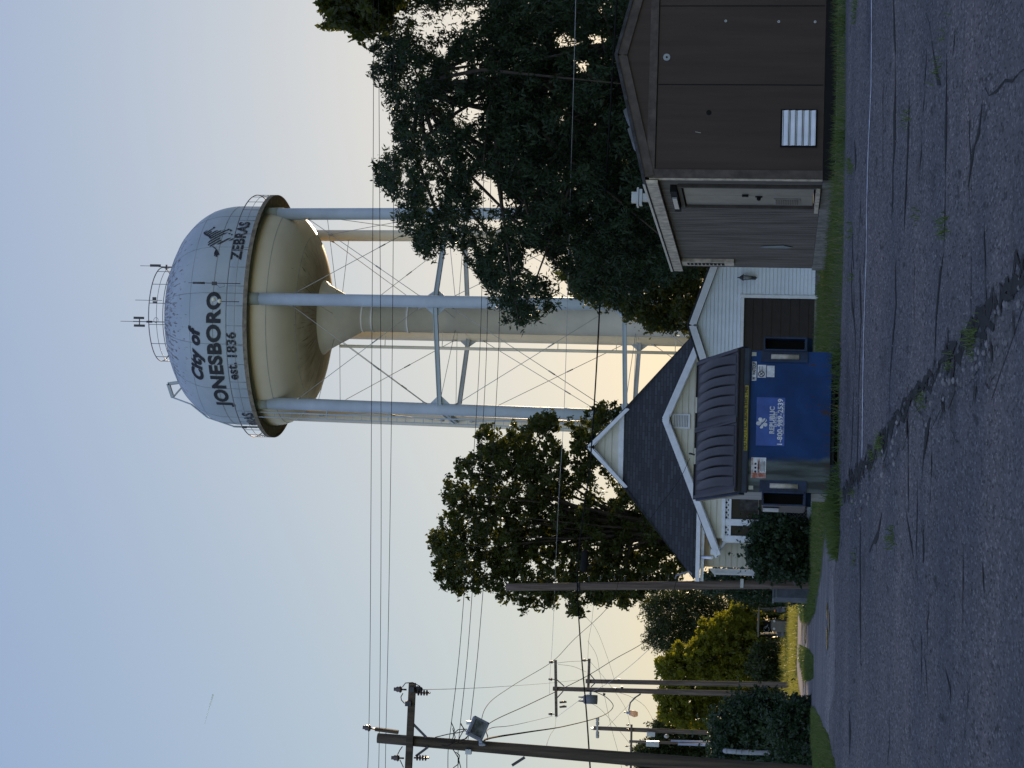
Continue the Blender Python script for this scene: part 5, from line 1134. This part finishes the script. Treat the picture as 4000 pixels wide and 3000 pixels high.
b.add([fl_(-w_/2,-h_/2,-.12), fl_(w_/2,-h_/2,-.12), fl_(w_/2,h_/2,-.12), fl_(-w_/2,h_/2,-.12), fl_(-w_*.25,-h_*.3,-.26), fl_(w_*.25,-h_*.3,-.26), fl_(w_*.25,h_*.3,-.26), fl_(-w_*.25,h_*.3,-.26)], [(0,1,5,4),(1,2,6,5),(2,3,7,6),(3,0,4,7),(4,5,6,7)])
for u0, v0, u1, v1 in ((-w_/2,-h_/2+.02,w_/2,-h_/2+.02), (-w_/2,h_/2-.02,w_/2,h_/2-.02), (-w_/2+.02,-h_/2,-w_/2+.02,h_/2), (w_/2-.02,-h_/2,w_/2-.02,h_/2)): b.bar(fl_(u0,v0,.012), fl_(u1,v1,.012), .04, .04, up=fr)
build('housing', b, mat('lamp grey', (.24,.26,.30), .5), flt); build('glass', MB().prism([fl_(-w_/2+.04,-h_/2+.04,.004), fl_(w_/2-.04,-h_/2+.04,.004), fl_(w_/2-.04,h_/2-.04,.004), fl_(-w_/2+.04,h_/2-.04,.004)], fr*.004), mat('lamp glass', (.13,.14,.14), .12, var=.6, scale=9), flt)
b = MB().bar(fl_(-w_/2,-h_*.5,-.08), P(1895, 2905, D1-.1), .05, .07); b.bar(P(1895, 2905, D1-.12), P(1872, 2908, D1-.10), .06, .06); b.box(fl_(w_*.1, h_/2+.04, -.08), (.07,.07,.09)); build('bracket', b, m_alu, flt)
# bare pole before the house, two poles far down the lane, two small ones at the left
mp_, ma_, mb_ = pole('utility_pole', 'weathered bare wooden pole standing at the fence left of the house', (1977, 2294), (3175, 2281), 66., .150, .112, m_pole)
hb = MB(); 
for V in (2300, 2345, 2400, 2440, 2530, 2610): q = P(V, 2268, 66); hb.bar(q, q+Vector((.16,0,0)), .02, .03)
build('step_bolt', hb, m_dk, mp_); build('band', MB().tube([ma_.lerp(mb_, .755), ma_.lerp(mb_, .765)], .14, 12), m_dk, mp_); build('pole_tag', MB().box(P(2898, 2279, 65.84), (.28,.02,.1)), m_alu, mp_)
D3 = 125.
def far_pole(label, top, base, d, r0, r1, armpx, ins, braces):
    rt, a, b = pole('utility_pole', label, top, base, d, r0, r1, m_pole, 'two thin poles at the end of the lane')
    p0, p1 = P(*armpx[0], d-.2), P(*armpx[1], d-.2); build('crossarm', MB().bar(p0, p1, .12, .16), m_pole, rt)
    for V, y in ins: insul(rt, P(V, y, d-.2), ZV, 1.4)
    for q0, q1 in braces: build('brace', MB().bar(P(*q0, d-.18), P(*q1, d-.1), .02, .06), m_dk, rt)
    return rt
f1 = far_pole('nearer of two thin poles, with long crossarm, transformer and lamp', (2160, 2690), (3100, 2716), D3, .19, .13, ((2170, 2578), (2173, 2799)), ((2168, 2587), (2166, 2654), (2166, 2790)), (((2174, 2654), (2204, 2681)), ((2176, 2726), (2200, 2700))))
f2 = far_pole('slightly farther of two thin poles, with short crossarm low and no lamp', (2288, 2661), (3088, 2676), D3+8, .19, .135, ((2302, 2573), (2298, 2690)), ((2296, 2580),), (((2305, 2634), (2325, 2658)), ((2308, 2684), (2325, 2668))))
tq = P(2306, 2732, D3-.35); b = MB().tube([tq-ZV*.42, tq+ZV*.36], .28, 16); b.tube([tq+ZV*.36, tq+ZV*.42], [.28, .2], 16)
for dx in (-.12, .12): b.tube([tq+Vector((dx,-.05,.4)), tq+Vector((dx,-.05,.72))], [.06,.035], 8)
b.bar(tq, tq+Vector((.45,.1,0)), .1, .12); build('transformer', b, mat('transformer grey', (.16,.17,.19), .5), f1)
for V, y in ((2186, 2744), (2186, 2762)):
    q = P(V, y, D3-.3); b = MB().bar(q, q+Vector((.06,-.05,-.42)), .07, .1); b.tube([q+Vector((0,0,-.05)), q+Vector((.1,0,-.3))], .05, 6); build('fuse_cutout', b, m_ins, f1)
for V, y in ((2360, 2712), (2402, 2690), (2418, 2655), (2430, 2685)): build('fitting', MB().box(P(V, y, D3-.2), (.12,.12,.14)), m_dk, f1)
lm = thing('street_lamp', P(2480, 2790, D3-.5), 'small lamp with pale glass bowl on a curved arm at the thin pole', 'street lamp')
arm = MB().tube([P(2502, 2711, D3-.15), P(2480, 2725, D3-.4), P(2462, 2745, D3-.5), P(2456, 2776, D3-.5)], .045, 7); build('arm', arm, m_stl, lm)
q0, q1 = P(2456, 2784, D3-.5), P(2481, 2789, D3-.5); build('housing', MB().tube([q0+ZV*.15, q0, q0-ZV*.08], [.06,.09,.16], 10), m_alu, lm)
gl = MB().tube([q0-ZV*.06, q1+ZV*.03, q1-ZV*.06, q1-ZV*.16], [.15,.20,.17,.12], 12); build('bowl', gl, leafmat('lamp bowl', (.6,.5,.36), (.7,.58,.42), .5), lm)
build('photocell', MB().box(q0+Vector((.02,0,.24)), (.07,.07,.1)), m_dk, lm)
D4 = 132.
s1_, a, b = pole('utility_pole', 'short pole with grey switchgear cluster on its tip beyond the dark shrubs', (2318, 2844), (3085, 2875), D4, .16, .13, m_pole)
b = MB()
for dy in (-36, -20, 18, 30): 
    q = P(2334, 2846+dy, D4-.2); b.tube([q-ZV*.1, q-ZV*.06, q+ZV*.06, q+ZV*.1], [.1,.13,.13,.1], 8)
b.bar(P(2333, 2812, D4-.2), P(2333, 2880, D4-.2), .08, .12); b.bar(P(2345, 2846, D4), P(2310, 2846, D4), .12, .12); build('switchgear', b, m_insw, s1_)
build('crossarm', MB().bar(P(2467, 2830, D4-.25), P(2464, 3020, D4-.25), .11, .13), m_pole, s1_)
for V, y in ((2462, 2832), (2462, 2850), (2458, 2915), (2458, 2990)): insul(s1_, P(V, y, D4-.25), ZV, 1.0)
build('cabinet', MB().box(P(2543, 2868, D4-.4), (.28,.3,.52)), m_alu, s1_)
s2_, a, b = pole('utility_pole', 'thin pole carrying a white box beyond the dark shrubs at the left', (2458, 2896), (3085, 2917), D4+6, .10, .09, m_pole)
build('cabinet', MB().box(P(2549, 2905, D4+5.6), (.36,.3,.85)), m_alu, s2_)
build('conduit', MB().tube([P(2648, 2906, D4+5.6), P(3080, 2922, D4+5.6)], .08, 8), m_alu, s2_); build('conduit', MB().tube([P(2620, 2893, D4+5.6), P(3080, 2910, D4+5.6)], .06, 8), m_alu, s2_)
build('lamp', MB().ball(P(2604, 2876, D4+5.5), .14, 8, (1,1,1.3)), m_insw, s2_)
gp_ = thing('vent_pipe', P(3160, 2945, 52), 'pale grey capped pipe standing in the dark shrubs', 'pipe')
b = MB().tube([P(3175, 2946, 52), P(2900, 2939, 52), P(2832, 2933, 52), P(2826, 2932.5, 52), P(2823, 2932, 52)], [.055,.06,.06,.045,.01], 12); build('pipe', b, mat('pipe paint', (.30,.33,.38), .6, var=.2, scale=4), gp_)
b = MB()
for V in (2838, 2875, 2895, 2924, 2997, 3040, 3076): q = P(V, 2934+(V-2830)*.035, 52); b.tube([q-ZV*.012, q+ZV*.012], .066, 12)
build('band', b, m_stl, gp_)
# ---- wires
def spline(p, n=10):
    out = []; p = [Vector(q) for q in p]; q = [p[0]*2-p[1]]+p+[p[-1]*2-p[-2]]
    for i in range(1, len(q)-2):
        for k in range(n):
            t = k/n; out.append(.5*((2*q[i])+(q[i+1]-q[i-1])*t+(2*q[i-1]-5*q[i]+4*q[i+1]-q[i+2])*t*t+(3*q[i]-q[i-1]-3*q[i+1]+q[i+2])*t**3))
    return out+[p[-1]]
def wire(label, px, r, m=m_wire, group=None, cat='wire', name='power_line'):
    pts = spline([P(*q) for q in px]); b = MB().tube(pts, r, 5); o = build(name, b, m, loc=pts[0]); return tag(o, label, cat, group)
GT = 'top lines over the crossarm pole'
wire('topmost overhead line, touching the insulator above the leaning pole', [(1434,3080,41),(1441,2850,42),(1446,2500,41.5),(1449,2000,41),(1453,1300,40.5),(1458,600,40),(1460,-150,39)], .0062, group=GT)
wire('second overhead line from the top, ending at the leaning pole top', [(1478,3080,41.9),(1482,2850,42),(1486,2500,41.5),(1489,2000,41),(1487,1300,40.5),(1482,600,40),(1478,-150,39)], .0062, group=GT)
wire('third overhead line from the top, above the three lower lines', [(1504,3080,42.1),(1508,2850,42.2),(1516,2500,41.7),(1524,2000,41.2),(1533,1300,40.7),(1538,600,40.2),(1538,-150,39)], .0062, group=GT)
GM = 'three parallel lines ending by the floodlight'
wire('upper of the three lines meeting the pole beside the floodlight', [(1750,3050,41.5),(1751,2925,42),(1765,2810,43),(1799,2500,47),(1835,2000,50),(1868,1500,52),(1882,1136,52),(1890,600,50),(1893,-100,48)], .0075, group=GM)
wire('middle of the three lines meeting the pole beside the floodlight', [(1789,3050,41.5),(1790,2925,42),(1800,2810,43),(1831,2500,47),(1865,2000,50),(1895,1500,52),(1907,1136,52),(1919,600,50),(1924,-100,48)], .0075, group=GM)
wire('lowest of the three lines, running down to the floodlight', [(1824,3050,41.5),(1825,2925,42),(1840,2795,43),(1871,2500,47),(1910,2000,50),(1942,1500,52),(1954,1136,52),(1966,600,50),(1972,-100,48)], .0075, group=GM)
wire('thick black cable tied to the bare pole and sagging across the whole view', [(2310,3080,50),(2292,2800,56),(2268,2520,63),(2255,2290,65.8),(2263,2133,64),(2285,1960,62),(2306,1800,60),(2334,1366,54),(2352,980,50),(2380,500,45),(2415,-100,40)], .021, m_cable, cat='cable', name='cable')
q0, q1 = P(2269, 2150, 64.1), P(2263, 2230, 64.9); tag(build('splice_case', MB().tube([q0+Vector((0,-.02,-.14)), q0.lerp(q1,.1)-ZV*.14, q0.lerp(q1,.9)-ZV*.14, q1-ZV*.14], [.05,.12,.12,.05], 10), m_cable, loc=q0), 'black splice case hung under the thick cable beside the bare pole', 'splice case')
wire('pale single wire running from the thin far pole past the big trees', [(2146,2711,123.8),(2150,2610,124.5),(2158,2500,100),(2180,2000,80),(2203,1612,66),(2219,1100,54),(2227,784,49),(2240,350,44),(2252,-100,40)], .008, m_lite)
wire('service wire dropping from the floodlight pole to the house gable', [(1871,2880,41.9),(1900,2760,44),(2000,2680,49),(2156,2585,55),(2240,2500,58),(2390,2350,61.5),(2440,2180,63),(2560,2000,64),(2650,1880,64.2),(2695,1790,64.3)], .007)
tag(build('wire_bracket', MB().tube([P(2693,1772,64.3), P(2698,1772,64.5), P(2712,1776,64.6)], .03, 6), m_dk, loc=P(2698,1772,64.5)), 'small dark wire bracket on the porch gable above the lid', 'bracket')
wire('service wire running from the floodlight pole down to the roof mast', [(1905,2880,41.9),(1911,2826,43),(2080,2745,47),(2276,2650,52),(2400,2575,56),(2530,2497,60),(2600,2400,63),(2645,2262,65.5)], .009)
wire('straight wire from the leaning pole to the nearer thin pole', [(1905,2890,42),(1915,2845,48),(2020,2830,70),(2160,2797,124.5)], .008)
wire('heavy looped cable from the leaning pole to the far transformer', [(1895,2905,42),(1912,2884,44),(2060,2860,60),(2200,2838,85),(2330,2805,100),(2380,2780,122.7),(2395,2755,123.8),(2370,2725,124.3),(2330,2705,124.5),(2290,2697,124.7)], .022, m_cable, cat='cable', name='cable')
wire('thin wire from the crossarm grip to the top of the farther thin pole', [(1646,2694,42),(1800,2690,60),(1960,2682,80),(2150,2668,120.4),(2296,2652,130.8)], .007)
wire('wire from the sunlit bracket dropping steeply toward the golden tree', [(2170,2805,123.8),(2230,2760,100),(2300,2710,95),(2380,2665,92),(2470,2595,90),(2540,2532,88)], .009, m_lite)
wire('slack jumper hanging from the crossarm end of the nearer thin pole', [(2172,2800,124.5),(2168,2840,100),(2150,2870,90),(2138,2900,80),(2136,2920,60),(2137,2950,42.2)], .008)
wire('long thin wire crossing behind the poles to the left edge', [(2296,2503,130.8),(2330,2560,129.6),(2345,2640,128.5),(2370,2760,127.3),(2390,2850,126.2),(2420,2960,125.0),(2440,3060,123.8)], .009)
wire('fine wire falling from the far pole top into the golden tree', [(2302,2580,131.7),(2370,2660,129.6),(2440,2760,129.6),(2462,2832,136.0)], .008)
wire('fine wire from the thin pole down to the left treetops', [(2395,2700,124.8),(2460,2720,129.6),(2520,2760,136.6),(2560,2830,124)], .010)
wire('fine loose wire between the thin pole and the switchgear pole', [(2300,2742,124.4),(2345,2770,127.3),(2400,2830,131.9),(2460,2905,135.4)], .010)
wire('wire from the switchgear tip up to the lamp arm', [(2370,2842,136.3),(2420,2790,131.9),(2470,2740,127.3),(2520,2690,126.2)], .008)
wire('guy wire slanting down the golden tree to the grass', [(2570,2640,140),(2740,2585,138),(2900,2537,136),(3066,2498,134)], .007)
wire('short upright wire linking the two far crossarms', [(2176,2590,124.7),(2230,2584,126.2),(2296,2582,131.6)], .010)
wire('slack wire linking the far crossarms at their middle', [(2180,2595,124.7),(2240,2604,127.3),(2290,2625,130.8)], .010)
wire('thin line leaving the farther thin pole through the maple', [(2296,2580,131.6),(2300,2500,129.6),(2310,2440,127.3),(2320,2350,125.0),(2335,2200,120.4)], .008)
wire('thin line rising from the transformer to the maple', [(2400,2655,130.8),(2370,2560,127.3),(2330,2460,122.7),(2280,2400,103),(2200,2300,99)], .008)
# ------------------------------------------------------------------ chain-link fence
FD = 64.5
def fqp(V, y): return P(V, y, FD)
fz0 = zg(FD); L0 = fqp(3030, 2236); L1 = fqp(3034, 1950); top = L0.z
fence = thing('chain_link_fence', (L0.x, FD, fz0), 'low galvanised chain-link fence overgrown with vines before the house', 'fence')
m_galv = mat('galvanised', (.36,.40,.45), .45, var=.2, scale=6, metal=.3)
build('top_rail', MB().tube([Vector((L0.x-.1, FD, top)), Vector((L1.x, FD, L1.z))], .024, 8), m_galv, fence)
for x in (L0.x, (L0.x+L1.x)/2+.3, L1.x): build('fence_post', MB().tube([Vector((x, FD+.02, fz0-.1)), Vector((x, FD+.02, top+.03))], .032, 8), m_galv, fence)
b = MB(); hgt = top-fz0; st = .11; k = -hgt
while k < (L1.x-L0.x):
    for sg in (1, -1):
        x0 = L0.x+k; pts = []
        a_, c_ = (x0, x0+hgt) ; lo = max(L0.x, a_); hi = min(L1.x, c_)
        if hi > lo:
            f0, f1 = (lo-a_)/hgt, (hi-a_)/hgt
            z0, z1 = (fz0+f0*hgt, fz0+f1*hgt) if sg > 0 else (top-f0*hgt, top-f1*hgt)
            b.tube([Vector((lo, FD-.01*sg, z0)), Vector((hi, FD-.01*sg, z1))], .004, 3, cap=False)
    k += st
build('wire_mesh', b, m_galv, fence)
# ------------------------------------------------------------------ grey cabinet, tractor, contrail
q = G(3155, 2325); cz_ = zg(68)
cab = thing('utility_cabinet', (P(3150,2330,68).x, 68, cz_), 'tall grey bin standing in the grass left of the bare pole', 'cabinet')
c = P(3085, 2318, 68); c2 = (P(3085, 2347, 68)-c).length; tpz = P(3020, 2330, 68).z
ex = Vector((math.cos(.5), math.sin(.5), 0)); ey = Vector((-ex.y, ex.x, 0)); cc = Vector((P(3085, 2318, 68).x, 68, 0)); hh = tpz-cz_
build('body', MB().box(cc+ZV*(cz_+hh/2-.03), (.48, .4, hh), (ex, ey, ZV)), mat('bin grey', (.10,.12,.15), .6, var=.25, scale=4), cab)
b = MB().box(cc+ZV*(tpz+.0), (.54, .46, .05), (ex, ey, ZV)); b.box(cc+ZV*(tpz-.1)-ey*.21, (.5, .03, .06), (ex, ey, ZV)); build('lid', b, mat('lid grey', (.16,.18,.21), .5), cab)
TDp = 153.
tc_ = P(3060, 2435, TDp); tz = zg(TDp)
trc = thing('tractor', (tc_.x, TDp, tz), 'dark compact tractor with canopy roof parked in the sunlit long grass', 'tractor')
k = TDp/FPX; m_td = mat('tractor dark', (.03,.032,.036), .35, spec=.6); m_or = mat('tractor bonnet', (.06,.06,.065), .3, spec=.6)
def tp2(V, y, dd=0): return P(V, y, TDp+dd)
b = MB()
for y, dd in ((2377, 0), (2383, 1.2), (2478, 0), (2474, 1.2)): b.bar(tp2(2970, y, dd), tp2(3050, y-3, dd), .06, .07)
b.bar(tp2(2975, 2425, 0), tp2(3015, 2424, 0), .04, .04); build('cab_frame', b, m_td, trc)
b = MB(); z_ = tp2(2964, 2380).z; b.box(((tp2(2964,2380).x+tp2(2964,2485).x)/2, TDp+.6, z_), ((tp2(2964,2380).x-tp2(2964,2485).x)+.1, 1.7, .1)); b.box(((tp2(2964,2380).x+tp2(2964,2485).x)/2, TDp+.6, z_+.07), (1.3, 1.5, .06)); build('canopy', b, m_or, trc)
hd_ = MB(); x0, x1 = tp2(3030, 2420).x, tp2(3030, 2462).x; zt, zb2 = tp2(3014, 2440).z, tp2(3062, 2440).z
hd_.prism([(x0, TDp-1.1, zb2-.25), (x1, TDp-1.1, zb2-.25), (x1, TDp-1.1, zt-.12), (x1+.12, TDp-1.1, zt), (x0-.12, TDp-1.1, zt), (x0, TDp-1.1, zt-.12)], (0,1.2,.06)); build('bonnet', hd_, m_or, trc)
for y in (2426, 2456): build('headlight', MB().tube([tp2(3024, y, -1.12), tp2(3024, y, -1.16)], .09, 10), m_alu, trc)
for y in (2385, 2478):
    x = tp2(3050, y).x; b = MB(); rr_ = .42
    b.tube([Vector((x-.16, TDp+.7, tz+rr_+.1)), Vector((x+.16, TDp+.7, tz+rr_+.1))], rr_+.1, 18); w = build('wheel', b, m_blk, trc); build('rim', MB().tube([Vector((x-.17, TDp+.7, tz+rr_+.1)), Vector((x+.17, TDp+.7, tz+rr_+.1))], .24, 14), m_insw, w)
    fd = MB(); 
    for j in range(7):
        a = math.pi*(j+.5)/7; fd.box((x, TDp+.7-math.cos(a)*(rr_+.16), tz+rr_+.1+math.sin(a)*(rr_+.16)), (.36,.26,.05), (Vector((1,0,0)), Vector((0,math.sin(a),math.cos(a))), Vector((0,-math.cos(a),math.sin(a)))))
    build('fender', fd, m_or, trc)
for y in (2412, 2466):
    x = tp2(3050, y).x; build('wheel', MB().tube([Vector((x-.09, TDp-.8, tz+.3)), Vector((x+.09, TDp-.8, tz+.3))], .3, 16), m_blk, trc)
b = MB().tube([tp2(3000, 2440, .2), tp2(2990, 2455, .3)], .03, 6); q = tp2(2994, 2458, .4); b.tube([q+Vector((.2*math.cos(t*.5236), .06*math.sin(t*.5236), .2*math.sin(t*.5236))) for t in range(13)], .02, 5); build('steering_wheel', b, m_stl, trc)
b = MB().box(tp2(3015, 2440, .9), (.5,.45,.12)); b.box(tp2(2998, 2440, 1.15), (.5,.1,.5)); build('seat', b, m_blk, trc)
for V, y in ((2964, 2390), (2960, 2420), (3026, 2386), (3026, 2471)): build('lamp', MB().box(tp2(V, y, -.12), (.16,.08,.1)), mat('amber lens', (.6,.2,.06), .25), trc)
# thin vapour trail high in the sky
m_tr = bpy.data.materials.new('vapour'); m_tr.use_nodes = True; m_tr.node_tree.nodes['Principled BSDF'].inputs['Base Color'].default_value = (.8,.9,1,1); m_tr.node_tree.nodes['Principled BSDF'].inputs['Roughness'].default_value = 1
_n = m_tr.node_tree.nodes; _t = _n.new('ShaderNodeBsdfTranslucent'); _t.inputs[0].default_value = (.75,.9,1,1); _m = _n.new('ShaderNodeMixShader'); _m.inputs[0].default_value = .6
m_tr.node_tree.links.new(_n['Principled BSDF'].outputs[0], _m.inputs[1]); m_tr.node_tree.links.new(_t.outputs[0], _m.inputs[2]); m_tr.node_tree.links.new(_m.outputs[0], _n['Material Output'].inputs[0])
tp_px = [(798, 2830), (808, 2795), (820, 2755), (832, 2712)]; o = build('vapour_trail', MB().tube([P(V, y, 9000) for V, y in tp_px], [.4, 1.6, 3.2, 3.6], 8), m_tr, loc=P(815, 2770, 9000)); tag(o, 'short white aircraft vapour trail in the blue sky left of the tank', 'contrail')
